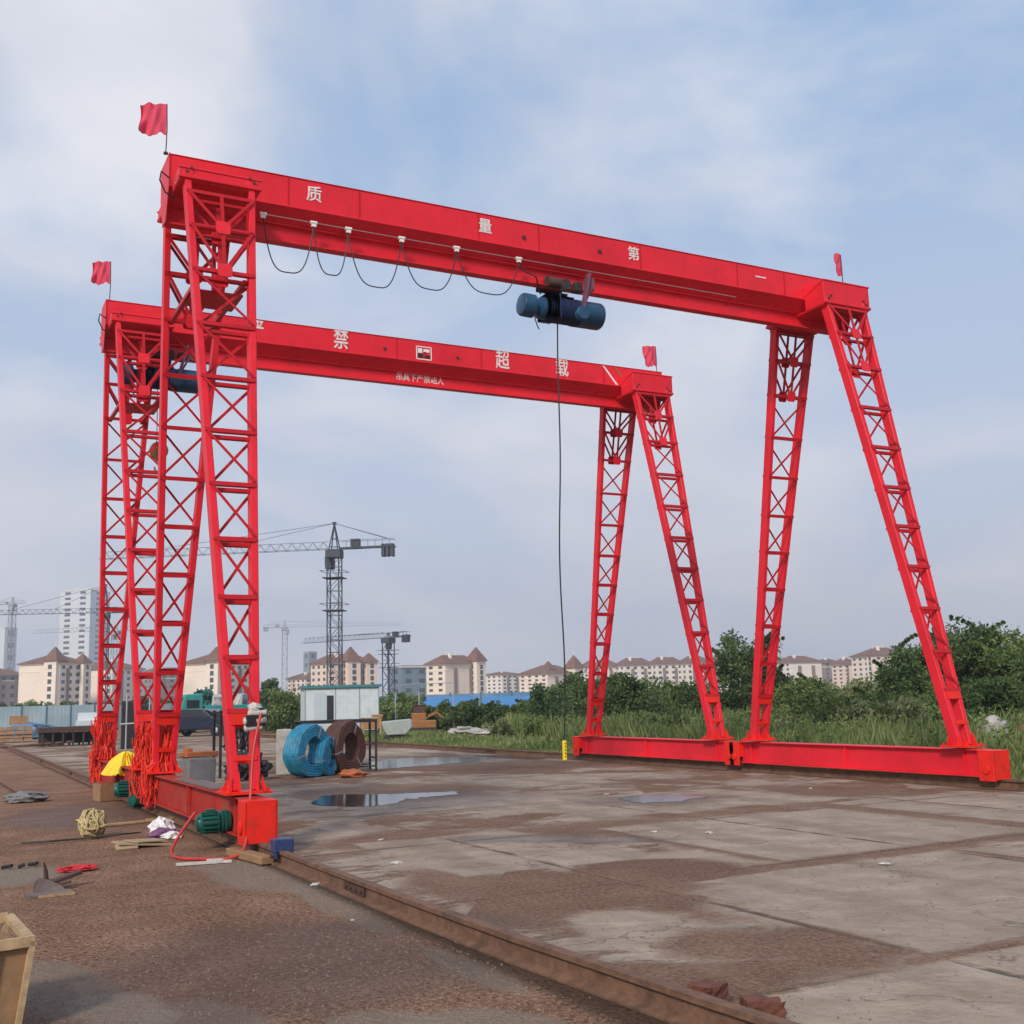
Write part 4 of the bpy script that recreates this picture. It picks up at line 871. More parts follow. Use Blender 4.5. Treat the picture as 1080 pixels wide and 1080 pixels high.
# brick lumps by the rail, litter
for (u,v,r,s) in [(749,1062,.3,1),(806,1080,-.4,2)]:
    qq=gp(u,v); m=MB(); m.box((0,0,.06),(.19,.14,.12)); o=m.build('brick_lump',BRICK); bm=bmesh.new(); bm.from_mesh(o.data); bmesh.ops.subdivide_edges(bm,edges=bm.edges[:],cuts=4,use_grid_fill=True); rq=random.Random(s); [setattr(v,'co',v.co*(1-.22*max(0,v.co.x/.095)*rq.random())+Vector((rq.gauss(0,.003),rq.gauss(0,.003),rq.gauss(0,.003)))) for v in bm.verts]; bm.to_mesh(o.data); bm.free(); o.location=(qq.x,qq.y,0); o.rotation_euler=(0,0,r)
    tag(o,'broken red brick lump close to the rail, the upper of two' if s==1 else 'broken red brick lump at the bottom edge of the picture','brick','broken bricks by the rail')
for (u,v,r,lb) in [(418,911,.07,'white crumpled scrap of paper on the dirt right of the rail'),(333,934,.06,'white scrap of paper beside the left side of the rail'),(402,886,.04,'tiny white scrap near the puddle edge'),(748,879,.06,'white stick shaped scrap on the pale slab in the middle'),(690,878,.05,'pale scrap on the slab left of the white stick'),(932,912,.06,'flat white scrap on the concrete far right'),(372,971,.03,'small white chip beside the rail nearest the camera'),(640,838,.05,'white scrap beside the small right puddle'),(855,832,.05,'white scrap in front of the right end beam'),(262,882,.05,'pinkish paper scrap under the green motor')]:
    qq=gp(u,v); o=lumpy('paper_scrap',RAGD,None,(0,0,0),(r*.9,r*.5,r*.22),u%7,2,.6,3); o.location=(qq.x,qq.y,0); o.rotation_euler=(0,0,u); tag(o,lb,'litter','white litter on the yard')
# gravel
def gravel(n,seed):
    rs_=np.random.RandomState(seed); base=np.array([(1,0,-.2),(0,1,-.2),(-1,0,-.2),(0,-1,-.2),(0,0,.8)],float); fc=np.array([(0,1,4),(1,2,4),(2,3,4),(3,0,4)])
    d=1.8+22*rs_.rand(n)**1.6; a=AZ+np.radians(26)*(2*rs_.rand(n)-1)
    x=d*np.cos(a)*1.0; y=d*np.sin(a)*1.0; keep=(x<XL-.1)|(rs_.rand(n)<.10); x,y=x[keep],y[keep]; n=len(x)
    s=.003+.009*rs_.rand(n)**4; th=rs_.rand(n)*6.28; V=np.zeros((n,5,3))
    jit=.6+.8*rs_.rand(n,5,1); b=base[None]*jit
    V[:,:,0]=x[:,None]+s[:,None]*(b[:,:,0]*np.cos(th)[:,None]-b[:,:,1]*np.sin(th)[:,None]); V[:,:,1]=y[:,None]+s[:,None]*(b[:,:,0]*np.sin(th)[:,None]+b[:,:,1]*np.cos(th)[:,None]); V[:,:,2]=s[:,None]*b[:,:,2]+.002
    Fq=(fc[None]+5*np.arange(n)[:,None,None]).reshape(-1,3)
    return quick_mesh('gravel',V.reshape(-1,3),Fq,mat('mixed_gravel',(.2,.135,.095),.9,.3,60))
tag(gravel(70000,2),'scattered small gravel over the dirt yard','gravel',kind='stuff')

# ------------------------------------------------------------------ vegetation
rs=np.random.RandomState(11)
def leaf_cloud(centers,radii,per,size,name,mt,parent,droop=.0,seed=0,elong=1.9):
    r=np.random.RandomState(seed); C=np.repeat(centers,per,0); Rr=np.repeat(radii,per); n=len(C)
    d=r.normal(size=(n,3)); d/=np.linalg.norm(d,axis=1)[:,None]; rad=Rr*r.rand(n)**.45
    P=C+d*rad[:,None]*np.array([1,1,.8]); 
    t1=r.normal(size=(n,3))+d*.6; t1[:,2]+=droop; t1/=np.linalg.norm(t1,axis=1)[:,None]; t2=np.cross(t1,r.normal(size=(n,3))); t2/=np.linalg.norm(t2,axis=1)[:,None]
    s=size*(.6+.8*r.rand(n))[:,None]
    V=np.stack([P-t1*s*elong*.5,P+t2*s*.42,P+t1*s*elong*.5,P-t2*s*.42],1)
    keep=V[:,:,2].min(1)>.02; V=V[keep]; n=len(V); tint=np.clip(.5+.25*r.randn(len(centers)),0,1); tint=np.clip(np.repeat(tint,per)[keep]+.18*r.randn(n),0,1)
    return quick_mesh(name,V.reshape(-1,3),np.arange(4*n).reshape(-1,4),mt,parent,tint)
def tree(name,cat,group,label,u,dist,v_top,width,mt,seed,nclump=60,per=90,leaf=.09,trunk=.1,shape='bush',base=.0,sprays=0):
    r=np.random.RandomState(seed); f=foot(u,dist); H=hgt(u,v_top,dist); e=empty(name,f,r.rand()*6,label,cat,group)
    wd=width/2; c=[];rad=[]
    for i in range(nclump):
        t=r.rand(); 
        if shape=='bush': z=H*(base+.08+(.84-base)*t); env=math.sqrt(max(.05,1-((z/H-.42)/.62)**2))
        elif shape=='poplar': z=H*(.22+.7*t); env=max(.12,(1-((z/H-.5)/.55)**2)**.5 if abs((z/H-.5)/.55)<1 else .12)
        else: z=H*(base+.1+(.8-base)*t); env=max(.15,math.sin(min(1,max(0,(z/H-base)/(1-base)))*PI)**.6)
        a=r.rand()*2*PI; q=wd*env*r.rand()**.5*(.8+.4*math.sin(3*a+seed)); c.append((q*math.cos(a),q*math.sin(a),z)); rad.append(H*.075+wd*.16*r.rand()+.08)
    c=np.array(c); c[:,2]*=1-.12*np.sin(4*np.arctan2(c[:,1],c[:,0])+seed)*.6; 
    tr=MB(); tr.tube([(0,0,-.05),(.03*H,.01*H,H*.2),(.0,.02*H,H*.45),(.01,0,H*.75)],.1,8,True,[trunk,trunk*.75,trunk*.5,trunk*.18]); 
    for i in range(min(26,nclump)):
        k=c[i]; z0=H*(.12+.4*r.rand()); tr.tube([(0.01*H,.01*H,min(z0,k[2]*.7)),(k[0]*.45,k[1]*.45,(min(z0,k[2]*.7)+k[2])/2+.04*H),tuple(k)],.02,5,True,[trunk*.35,trunk*.2,trunk*.06])
    tr.build('trunk',BARK,e,smooth=True)
    cc=[c];rr_=[np.array(rad)]
    for i in range(sprays):   # thin shoots sticking out of the crown
        a=r.rand()*2*PI; k=c[r.randint(len(c))]; dirn=np.array([math.cos(a)*.6,math.sin(a)*.6,.9]); dirn/=np.linalg.norm(dirn); ln=H*(.10+.12*r.rand())
        pts=np.array([k+dirn*ln*q+np.array([math.cos(a),math.sin(a),-.5])*ln*.3*q*q for q in np.linspace(.3,1.3,6)]); cc.append(pts); rr_.append(np.linspace(.05,.02,6)*H*.35)
    C=np.concatenate(cc); RR_=np.concatenate(rr_)
    leaf_cloud(C,RR_,per,leaf,'crown',mt,e,seed=seed+1); return e
TG='bushes and small trees beyond the right rail'
T=[ # u, dist, v_top, width, material, shape, clumps, leaf, sprays, label
 (785,46,668,3.0,LEAF_D,'poplar',60,.11,14,'tall thin dark tree rising between the middle and right leg pairs'),
 (818,48,706,3.2,LEAF_D,'bush',60,.10,8,'dark bush at the right foot of the tall thin tree'),
 (655,44,712,4.6,LEAF_D,'bush',110,.10,8,'broad round dark bush right of the far crane leg'),
 (700,50,724,3.5,LEAF_M,'bush',60,.10,4,'lower green bush right of the broad round dark bush'),
 (622,48,716,2.6,LEAF_D,'bush',60,.10,4,'dark bush seen behind the far crane leg'),
 (580,50,722,3.0,LEAF_D,'bush',70,.10,6,'dark spreading bush left of the hanging pendant cable'),
 (605,55,712,2.2,LEAF_D,'bush',50,.10,6,'dark bush just behind the hanging pendant cable'),
 (555,52,741,2.2,LEAF_M,'bush',45,.10,3,'low bush in front of the blue sheds on the right'),
 (520,53,743,2.0,LEAF_D,'bush',60,.10,4,'dark bush standing between the two blue sheds'),
 (493,53,741,2.2,LEAF_D,'bush',60,.10,4,'dark bush in front of the left blue shed'),
 (466,56,742,1.8,LEAF_M,'bush',40,.10,2,'small low bush right of the orange machine'),
 (425,72,732,4.0,LEAF_M,'bush',70,.13,4,'green bush row behind the pipe posts'),
 (405,76,734,3.0,LEAF_D,'bush',50,.13,3,'green bush right of the white cabin'),
 (302,66,729,3.8,LEAF_M,'bush',70,.12,4,'green bush left of the white cabin'),
 (285,70,731,2.6,LEAF_D,'bush',50,.12,3,'dark bush behind the nearest left crane leg'),
 (855,44,716,3.0,LEAF_M,'bush',60,.09,6,'green bush right of the right leg pair'),
 (735,47,716,2.8,LEAF_D,'bush',60,.09,5,'dark bush left of the tall thin tree'),
 (893,42,722,3.0,LEAF_G,'bush',55,.09,5,'grey green bush under the pale far building'),
 (925,38,716,2.8,LEAF_G,'bush',60,.09,6,'grey green bush just left of the big dark thicket'),
 (965,34,684,3.0,LEAF_D,'bush',90,.085,22,'dark thicket with long shoots left of the rightmost leg'),
 (1005,36,668,3.4,LEAF_D,'bush',110,.085,16,'dark tree partly behind the rightmost leg'),
 (1035,34,655,3.2,LEAF_D,'bush',120,.085,18,'highest dark tree right of the rightmost leg'),
 (1075,33,668,3.6,LEAF_M,'bush',120,.085,14,'broad green tree at the right edge'),
 (1110,31,680,3.2,LEAF_M,'bush',80,.085,8,'green tree cut by the right edge'),
 (1050,30,712,2.6,LEAF_D,'bush',70,.08,6,'low dark bush under the highest tree'),
 (985,31,722,2.4,LEAF_M,'bush',60,.08,6,'low green bush left of the rubble heap'),
]
for i,(u,d_,vt,wd,mt_,shp,nc,lf,spr,lb) in enumerate(T):
    tree('tree' if shp=='poplar' else 'bush','tree' if shp=='poplar' else 'bush',TG if u>460 else 'bushes beyond the yard',lb,u,d_,vt,wd,mt_,20+i,nc,115,lf*.8,.07 if shp=='bush' else .12,shp,0,spr)
# mid height shrub belt, one plant each
rb=random.Random(4); k=0
for (u,d_,vt,wd) in [(640,38,758,1.8),(668,36,756,1.6),(690,37,752,1.8),(712,34,750,1.6),(742,35,745,1.8),(838,33,742,1.8),(860,31,736,1.8),(880,30,732,1.9),(905,29,735,1.7),(925,30,728,2.0),(945,28,738,1.6),(958,29,730,1.9),(600,42,757,1.8),(560,44,758,1.6),(530,45,760,1.5),(1000,27,748,1.3)]:
    L_=['knee high','dusty','leafy','ragged']; 
    lb={640:'low shrub right of the far leg foot',668:'low shrub under the broad round bush',690:'low shrub left of the third leg',712:'low shrub directly left of the third leg',742:'low shrub right of the third leg',838:'low shrub right of the fourth leg foot',860:'shrub second right of the fourth leg',880:'shrub third right of the fourth leg',905:'shrub in the middle of the open grass',925:'taller shrub left of the rightmost leg',945:'short shrub beside the rightmost leg',958:'leafy shrub directly left of the rightmost leg',600:'low shrub behind the yellow pendant control',560:'low shrub left of the yellow pendant control',530:'lowest shrub in front of the blue sheds',1000:'small shrub behind the rightmost leg foot'}[u]
    tree('shrub','shrub','low shrubs in the grass belt',lb,u,d_,vt,wd,LEAF_M if k%2 else LEAF_G,80+k,26,70,.07,.03,'bush',0,4); k+=1
# tall grass
def grass(n,xmin,xmax,ymin,ymax,hmean,name,label,seed,dens=None):
    r=np.random.RandomState(seed); x=xmin+(xmax-xmin)*r.rand(n)**1.35; y=ymin+(ymax-ymin)*r.rand(n)
    k_=(x>xmin+np.clip((y-18)/30,0,1)*(7 if hmean>.3 else 0))&((y<47)|(x>25)|(hmean<.3)); x,y=x[k_],y[k_]; n=len(x); pt=.8*np.sin(x*1.3+2*np.sin(y*.7))+.7*np.sin(y*1.1+1.7*np.sin(x*.5))+.6*np.sin(x*3.7+y*2.3); h=hmean*(.35+.9*r.rand(n))*(1+.22*pt)*np.clip((x-xmin)/1.6+.3,.3,1.15); h=np.clip(h,.05,2)
    th=r.rand(n)*6.28; w_=.006+.01*r.rand(n)+.0006*np.hypot(x,y); ln=r.normal(size=(n,2))*.22*h[:,None]
    dx,dy=np.cos(th)*w_,np.sin(th)*w_
    A=np.stack([x-dx,y-dy,0*x],1); B=np.stack([x+dx,y+dy,0*x],1); Cm=np.stack([x+dx*.8+ln[:,0]*.4,y+dy*.8+ln[:,1]*.4,h*.6],1); Dm=np.stack([x-dx*.8+ln[:,0]*.4,y-dy*.8+ln[:,1]*.4,h*.6],1); E_=np.stack([x+ln[:,0]+dx*.1,y+ln[:,1]+dy*.1,h],1); F_=np.stack([x+ln[:,0]-dx*.1,y+ln[:,1]-dy*.1,h],1)
    V=np.stack([A,B,Cm,Dm,E_,F_],1).reshape(-1,3); i=6*np.arange(n)[:,None]; Fq=np.concatenate([i+np.array([[0,1,2,3]]),i+np.array([[3,2,4,5]])],0)
    tn=np.clip(.45+.2*pt*.6+.25*r.randn(n),0,1); tn=np.concatenate([tn,tn])
    return tag(quick_mesh(name,V,Fq,GRASS,None,tn),label,'grass',kind='stuff')
grass(170000,XR+1.3,XR+24,9,58,.55,'tall_grass','tall mixed green and dry grass beyond the right rail',5)
grass(30000,XR+1.0,XR+9,9,58,.14,'short_grass','short sparse grass on the bare strip beyond the right rail',9)
# leafy weeds in the grass belt as one mass
cw=rs.rand(900,3); cw[:,0]=XR+2+cw[:,0]**1.2*22; cw[:,1]=10+46*cw[:,1]; cw=cw[cw[:,0]>XR+2+np.clip((cw[:,1]-18)/30,0,1)*7]; cw[:,2]=.25+.55*cw[:,2]; tag(leaf_cloud(cw,.28+.2*rs.rand(len(cw)),60,.055,'weeds',LEAF_M,None,seed=3),'leafy weeds mixed through the tall grass','weeds',kind='stuff')
# rubble at the right edge
for k,(u,d_,s) in enumerate([(1047,25.5,.34),(1030,26,.24),(1060,26,.22),(1078,25.5,.3),(1016,27,.2)]):
    f=foot(u,d_); o=lumpy('rubble_stone',STONE if k in(0,2,4) else BRICK,None,(0,0,0),(s,s*.8,s*.7),k+2,3,.4,1.5); o.location=(f.x,f.y,.35 if k==0 else .15)
    o.location.z=.0; o.scale=(1,1,(2.1,1.9,1.6,1.9,1.5)[k])
    tag(o,['largest pale stone standing in the grass at the right','small reddish stone left of the largest pale stone','pale stone right of the largest one','reddish stone at the right edge of the grass','smallest pale stone beside the rightmost leg'][k],'stone','rubble stones in the grass')

# ------------------------------------------------------------------ far yard things
def yaw_to(u): p=foot(u,10); return math.atan2(p.y,p.x)-PI/2      # rotation so that local -Y faces the camera
# white site cabin
f=foot(358,60); cbn=empty('site_cabin',f,yaw_to(358)+.12,'white site cabin with a teal flat roof behind the coils','cabin')
sc1=60/F_PX; wd=76*sc1; m=MB(); m.box((0,0,1.25),(wd,2.3,2.2)); body=m.build('cabin_wall',CABINW,cbn)
m=MB(); m.box((0,0,2.43),(wd+.25,2.55,.14)); m.build('roof',CABINR,cbn)
m=MB(); m.box((0,0,.08),(wd-.1,2.2,.12)); m.build('base_frame',DARK,cbn)
for x in(-.62,): m=MB(); m.box((x,-1.165,1.35),(.34,.03,1.25)); m.build('window',GLASS,cbn)
m=MB(); m.box((-1.15,-1.16,1.18),(.62,.02,1.9)); m.build('door',mat('pale_door',(.5,.58,.62),.5,.05,3),cbn)
m=MB()
for x in(-wd/2+.03,-.35,.9,wd/2-.03): m.box((x,-1.16,1.25),(.05,.03,2.2))
m.build_each('cover_strip',mat('grey_trim',(.3,.36,.38),.5,.05,3),cbn)
# tarped cart, wooden box, orange machine
f=foot(418,46.5); ct=empty('tarped_cart',f,yaw_to(418),'low cart under a grey green tarpaulin right of the white cabin','cart')
m=MB(); m.prism([(-.62,-.35,.78),(.60,-.35,.86),(.66,-.35,.55),(.38,-.35,.24),(-.38,-.35,.22),(-.55,-.35,.5)],(0,.8,0)); m.build('tarpaulin',TARP,ct,bevel=.05,seg=2)
m=MB(); m.box((0,.05,.18),(1.1,.6,.06))
for sx in(-.4,.4): m.lathe((sx,-.32,.13),(sx,-.22,.13),[(0,.12),(1,.12)],14)
m.build('cart_frame',DARK,ct)
f=foot(391,52); bx=empty('timber_crate',f,yaw_to(391)+.1,'long orange brown timber crate left of the tarped cart','crate'); m=MB(); m.box((0,0,.62),(.95,.6,.5)); m.box((.3,0,.95),(.5,.5,.12)); m.build('crate_body',mat('orange_brown_timber',(.38,.19,.08),.8,.2,5),bx,bevel=.02); m=MB()
for x in(-.4,.4): m.box((x,-.31,.45),(.09,.02,.9)); m.box((x,.25,.2),(.09,.09,.38))
m.box((0,-.31,.85),(.96,.02,.05)); m.build('crate_batten',WOOD,bx)
f=foot(445,55); ex=empty('small_excavator',f,yaw_to(445),'small rusty orange excavator beside the pipe posts','excavator'); ex.scale=(.8,.8,.8)
m=MB(); m.box((0,0,.55),(1.7,.9,.5)); m.box((-.2,0,1.0),(.9,.8,.5)); m.build('machine_body',ORG,ex,bevel=.06,seg=2)
m=MB(); m.box((-.15,0,1.45),(.75,.7,.42)); m.box((-.15,0,1.70),(.85,.8,.06)); m.build('cab',RUSTD,ex,bevel=.04)
m=MB()
for s in(-1,1): m.prism([(-.85,s*.42,.05),(.85,s*.42,.05),(.95,s*.42,.2),(.85,s*.42,.38),(-.85,s*.42,.38),(-.95,s*.42,.2)],(0,s*.22,0))
m.build_each('track',DARK,ex)
m=MB(); m.bar((.3,0,1.0),(.85,0,1.25),.14,.16); m.bar((.85,0,1.25),(1.3,0,.9),.11,.12); m.prism([(1.2,-.15,1.0),(1.45,-.15,.95),(1.4,-.15,.65),(1.15,-.15,.7)],(0,.3,0)); m.build('digging_arm',ORG,ex)
# pipe goal-like frames
f=foot(417,63); a_=foot(442,60); b_=foot(478,54.8)
pf=empty('pipe_goal',a_,0,'thin white pipe frame of three posts at the end of the yard','pipe frame')
m=MB(); 
pa,pb,pc=f-a_,Vector((0,0,0)),b_-a_
for p_,u,v,d_ in((pa,417,730,63),(pb,442,729,60),(pc,478,729,54.8)):
    z=hgt(u,v,d_); m.tube([p_,p_+Vector((0,0,z))],.035,8)
for (p_,q_,z1,z2) in((pa,pb,2.4,2.5),(pb,pc,2.45,2.4),(pb,pc,.8,.75)): m.tube([p_+Vector((0,0,z1)),q_+Vector((0,0,z2))],.02,6)
m.build_each('pipe_post',PIPE,pf)
for u,d_,lb in((490,50,'white rubble heap in the grass right of the pipe frame'),(515,47,'grey rubble heap in the grass before the blue sheds')): 
    f=foot(u,d_); o=lumpy('rubble_heap',STONE,None,(0,0,0),(.8,.5,.22),u,3,.6,3); o.location=f; tag(o,lb,'rubble')
# blue sheds and hoardings
for (u0,u1,vt,vb,d_,lb) in[(432,500,741,750,88,'low blue roofed shed, the left of two behind the bushes'),(512,578,740,757,80,'low blue roofed shed, the right of two behind the bushes')]:
    pA,pB=foot(u0,d_),foot(u1,d_); mid=(pA+pB)/2; ln=(pB-pA).length; an=math.atan2((pB-pA).y,(pB-pA).x); e=empty('blue_shed',mid,an,lb,'shed','blue sheds at the end of the yard'); h=hgt((u0+u1)/2,vt-6,d_)
    m=MB(); m.box((0,1.8,(h-.7)/2),(ln,3.4,h-.7)); m.build('shed_wall',mat('pale_blue_wall',(.2,.36,.5),.6,.1,1),e)
    m=MB(); m.prism([(-ln/2-.2,-.2,h-.72),(-ln/2-.2,1.8,h),(-ln/2-.2,3.8,h-.72),(-ln/2-.2,3.8,h-.78),(-ln/2-.2,1.8,h-.06),(-ln/2-.2,-.2,h-.78)],(ln+.4,0,0)); m.build('roof',SHEDB,e)
    m=MB(); 
    for k in range(5): m.box((-ln/2+ln*(k+.5)/5,-.012+.1,(h-.7)*.55),(.6,.03,.6))
    m.build_each('window',GLASS,e)
def hoarding(u0,u1,d0,d1,h,mt,label,n):
    a,b_=foot(u0,d0),foot(u1,d1); e=empty('hoarding_fence',a,0,label,'fence','panel fences at the far edge'); dv=(b_-a); ln=dv.length; an=math.atan2(dv.y,dv.x); e.rotation_euler=(0,0,an)
    for k in range(n):
        m=MB(); x0=ln*k/n; x1=ln*(k+1)/n; m.box(((x0+x1)/2,0,h/2),(x1-x0-.12,.05,h-.1)); 
        for j in range(6): m.box((x0+(x1-x0)*(j+.5)/6,-.035,h/2),(.06,.02,h-.14))
        m.build('fence_panel',mt,e)
        m=MB(); m.box((x0,0,h/2+.05),(.12,.12,h+.1)); m.build('fence_post',CANOPY_POST,e)
CANOPY_POST=mat('dull_blue_post',(.06,.14,.2),.6,.1,3)
hoarding(-30,125,98,104,2.1,HOARD,'pale blue panel hoarding along the far left side of the yard',6)
hoarding(125,300,104,112,2.0,mat('grey_hoarding',(.25,.3,.31),.6,.15,.5),'grey panel hoarding behind the parked vehicles',6)
hoarding(380,640,100,96,2.1,mat('blue_hoarding',(.1,.22,.36),.55,.15,.4,dirt=(.25,.35,.45),dirt_amt=.5,dscale=.3),'blue panel hoarding behind the bushes and sheds',8)
# rusty steel platform at the left
f=foot(82,52); pl=empty('steel_platform',f,yaw_to(82)+.1,'low dark rusty steel platform on short legs at the left','steel platform')
m=MB(); m.box((0,0,.78),(3.3,1.8,.16)); m.box((0,-.93,.70),(3.4,.05,.12)); m.build('deck',RUSTD,pl)
m=MB(); 
for x in np.linspace(-1.5,1.5,8):
    for y in(-.85,.85): m.box((x,y,.35),(.08,.08,.70))
m.box((0,.5,.35),(3.1,.04,.5)); m.build_each('platform_leg',DARK,pl)
f2=f+Vector((.35,.2,0)); ws=empty('white_panel_stack',(f2.x+.2,f2.y,.87),yaw_to(82),'stack of white sheets on the steel platform','sheet stack'); m=MB()
for k in range(4): m.box((.02*(k%2),.03*k,.04+.06*k),(1.15,.7,.05))
m.box((0,.1,.42),(1.0,.05,.35)); m.build_each('white_sheet',CABINW,ws)
f=foot(12,60); sk=empty('timber_stack',f,yaw_to(12),'orange brown timber stack at the far left edge','timber stack'); m=MB()
for j in range(4):
    for k in range(5): m.box((-.9+.45*k,.1*(j%2),.12+.2*j),(.4,1.3,.16))
m.box((.4,0,1.15),(.9,.7,.45)); m.build_each('timber',mat('orange_timber',(.34,.2,.11),.8,.25,3),sk)
f=foot(36,66); o=lumpy('blue_bag_heap',mat('blue_plastic_bag',(.1,.2,.32),.5,.3,3),None,(0,0,0),(1.3,.7,.5),2,3,.5,3); o.location=f; tag(o,'heap of blue bags right of the timber stack','bags')
f=foot(24,64); m=MB(); m.tube([(-1.5,0,.05),(2.4,.2,.2)],.05,6); m.tube([(-1.2,.3,.08),(2.0,.5,.1)],.05,6); o=m.build('steel_bars',RUST); o.location=foot(20,50); tag(o,'two rusty bars lying on the dirt at the far left','steel bars')
# dark cabinets seen between the left legs
for k,(u,d_,w_,h_,lb) in enumerate([(139,46,.38,1.9,'dark steel cabinet just right of the farthest left leg'),(152,46,.30,1.75,'second dark steel cabinet, left of the middle cable bundle')]):
    f=foot(u,d_); e=empty('steel_cabinet',f,yaw_to(u),lb,'cabinet','dark cabinets between the left legs'); m=MB(); m.box((0,0,h_/2),(w_*2,.5,h_)); m.build('cabinet_body',DARK,e,bevel=.02); m=MB(); m.box((0,-.265,h_/2),(w_*2-.08,.02,h_-.15)); dd=m.build('cabinet_door',BLACK,e); m=MB(); m.box((w_-.1,-.29,h_*.5),(.03,.03,.14)); m.build('handle',PIPE,dd)
m=MB(); 
for u in(134,146,158): m.tube([foot(u,44.5),foot(u,44.5)+Vector((0,0,2.2))],.03,6)
m.tube([foot(128,44.5)+Vector((0,0,1.0)),foot(162,44.5)+Vector((0,0,1.05))],.03,6); o=m.build('pipe_railing',PIPE); tag(o,'grey pipe railing in front of the dark cabinets','railing')
# vehicles behind the left legs
def wheel(parent,x,y,r,wd):
    m=MB(); m.lathe((x,y-wd/2,r),(x,y+wd/2,r),[(0,r*.75),(.1,r),(.9,r),(1,r*.75)],20); t=m.build('wheel',BLACK,parent,smooth=True)
    m=MB(); m.lathe((x,y-wd/2-.012,r),(x,y+wd/2+.012,r),[(0,r*.35),(.1,r*.55),(.9,r*.55),(1,r*.35)],14); m.build('rim',PIPE,t)
f=foot(213,62); car=empty('parked_car',f,yaw_to(213)+2.6,'dark blue car with a bright headlamp parked before the turquoise truck','car')
m=MB(); sidep=[(-2.2,.35),(-2.2,.85),(-1.9,.98),(-1.2,1.02),(-.6,1.45),(.7,1.48),(1.5,1.05),(2.15,.9),(2.25,.6),(2.2,.35)]
m.prism([(x,-.88,z) for x,z in sidep],(0,1.76,0)); m.build('car_body',CARB,car,bevel=.08,seg=3)
m=MB(); m.prism([(x,-.885,z) for x,z in[(-1.05,1.04),(-.55,1.39),(.62,1.41),(1.2,1.07)]],(0,1.77,0)); m.build('side_window',GLASS,car)
m=MB(); m.prism([(-2.0,-.7,.99),(-1.24,-.7,1.04),(-.66,-.62,1.44),(-.70,-.62,1.42)],(0,1.35,0)); m.build('windscreen',GLASS,car)
for s in(-1,1): m=MB(); m.box((-2.22,s*.66,.75),(.06,.3,.14)); m.build('headlight',LITEP,car)
m=MB(); m.box((-2.23,0,.72),(.05,.8,.14)); m.build('grille',BLACK,car); m=MB(); m.box((-2.26,0,.45),(.05,.45,.12)); m.build('number_plate',RAG,car)
for x in(-1.4,1.4):
    for y in(-.82,.82): wheel(car,x,y,.33,.22)
def truck(u,d_,rz,mt,label,bed):
    f=foot(u,d_); t=empty('parked_truck',f,yaw_to(u)+rz,label,'truck'); m=MB(); m.prism([(-2.6,-1.05,.6),(-2.62,-1.05,1.5),(-2.35,-1.05,2.35),(-1.2,-1.05,2.4),(-1.2,-1.05,.6)],(0,2.1,0)); m.build('cab',mt,t,bevel=.08,seg=2)
    m=MB(); m.prism([(-2.645,-.9,1.5),(-2.42,-.9,2.2),(-2.40,.9,2.2),(-2.625,.9,1.5)],(-.02,0,0)); m.build('windscreen',GLASS,t)
    m=MB(); m.box((-1.85,0,1.75),(.8,2.13,.5)); m.build('side_window',GLASS,t)
    m=MB(); m.box((.9,0,1.35 if not bed else 1.2),(3.9,2.2,.9)); m.box((.9,0,.75),(4.0,.9,.2)); m.build('cargo_body',bed or mt,t,bevel=.03)
    m=MB(); m.box((-2.66,0,.85),(.08,2.0,.3)); m.build('bumper',PIPE,t)
    for s in(-1,1): m=MB(); m.box((-2.66,s*.8,1.15),(.06,.3,.2)); m.build('headlight',LITEP,t)
    for x in(-1.9,1.6):
        for y in(-.9,.9): wheel(t,x,y,.45,.3)
truck(228,72,.35,TRT,'turquoise open truck parked behind the nearest left leg',TRT)
truck(252,78,1.25,mat('grey_white_truck_paint',(.34,.35,.36),.5,.08,3),'white truck front right of the turquoise truck, behind the nearest leg',None)
# green net covered mound
f=foot(215,84); tree('netted_tree','tree',None,'bluish green slender young tree behind the turquoise truck',215,86,727,3.0,leafmat('bluish_green_leaf',(.02,.13,.11),(.07,.26,.22)),140,36,70,.16,.06,'poplar')
for (u,d_,vt,wd_,lb) in[(70,120,742,8,'dark hedge bush behind the pale blue hoarding'),(40,120,741,7,'bush behind the hoarding in front of the cream block'),(150,122,736,6,'bush behind the second cream block'),(105,120,742,6,'bush behind the hoarding, left of the farthest leg'),(10,118,742,7,'bush behind the hoarding at the left edge'),(185,118,738,6,'green bush seen between the left legs'),(262,115,728,5,'reddish green bush right of the white truck'),(283,120,716,3.4,'slender tree right of the nearest left leg'),(330,120,738,6,'bush behind the white cabin'),(540,110,738,6,'bush behind the right blue shed'),(455,112,738,6,'bush behind the left blue shed')]:
    tree('bush','bush','bushes behind the hoardings',lb,u,d_,vt,wd_,LEAF_D if u%20 else LEAF_M,200+u,44,60,.24,.08)

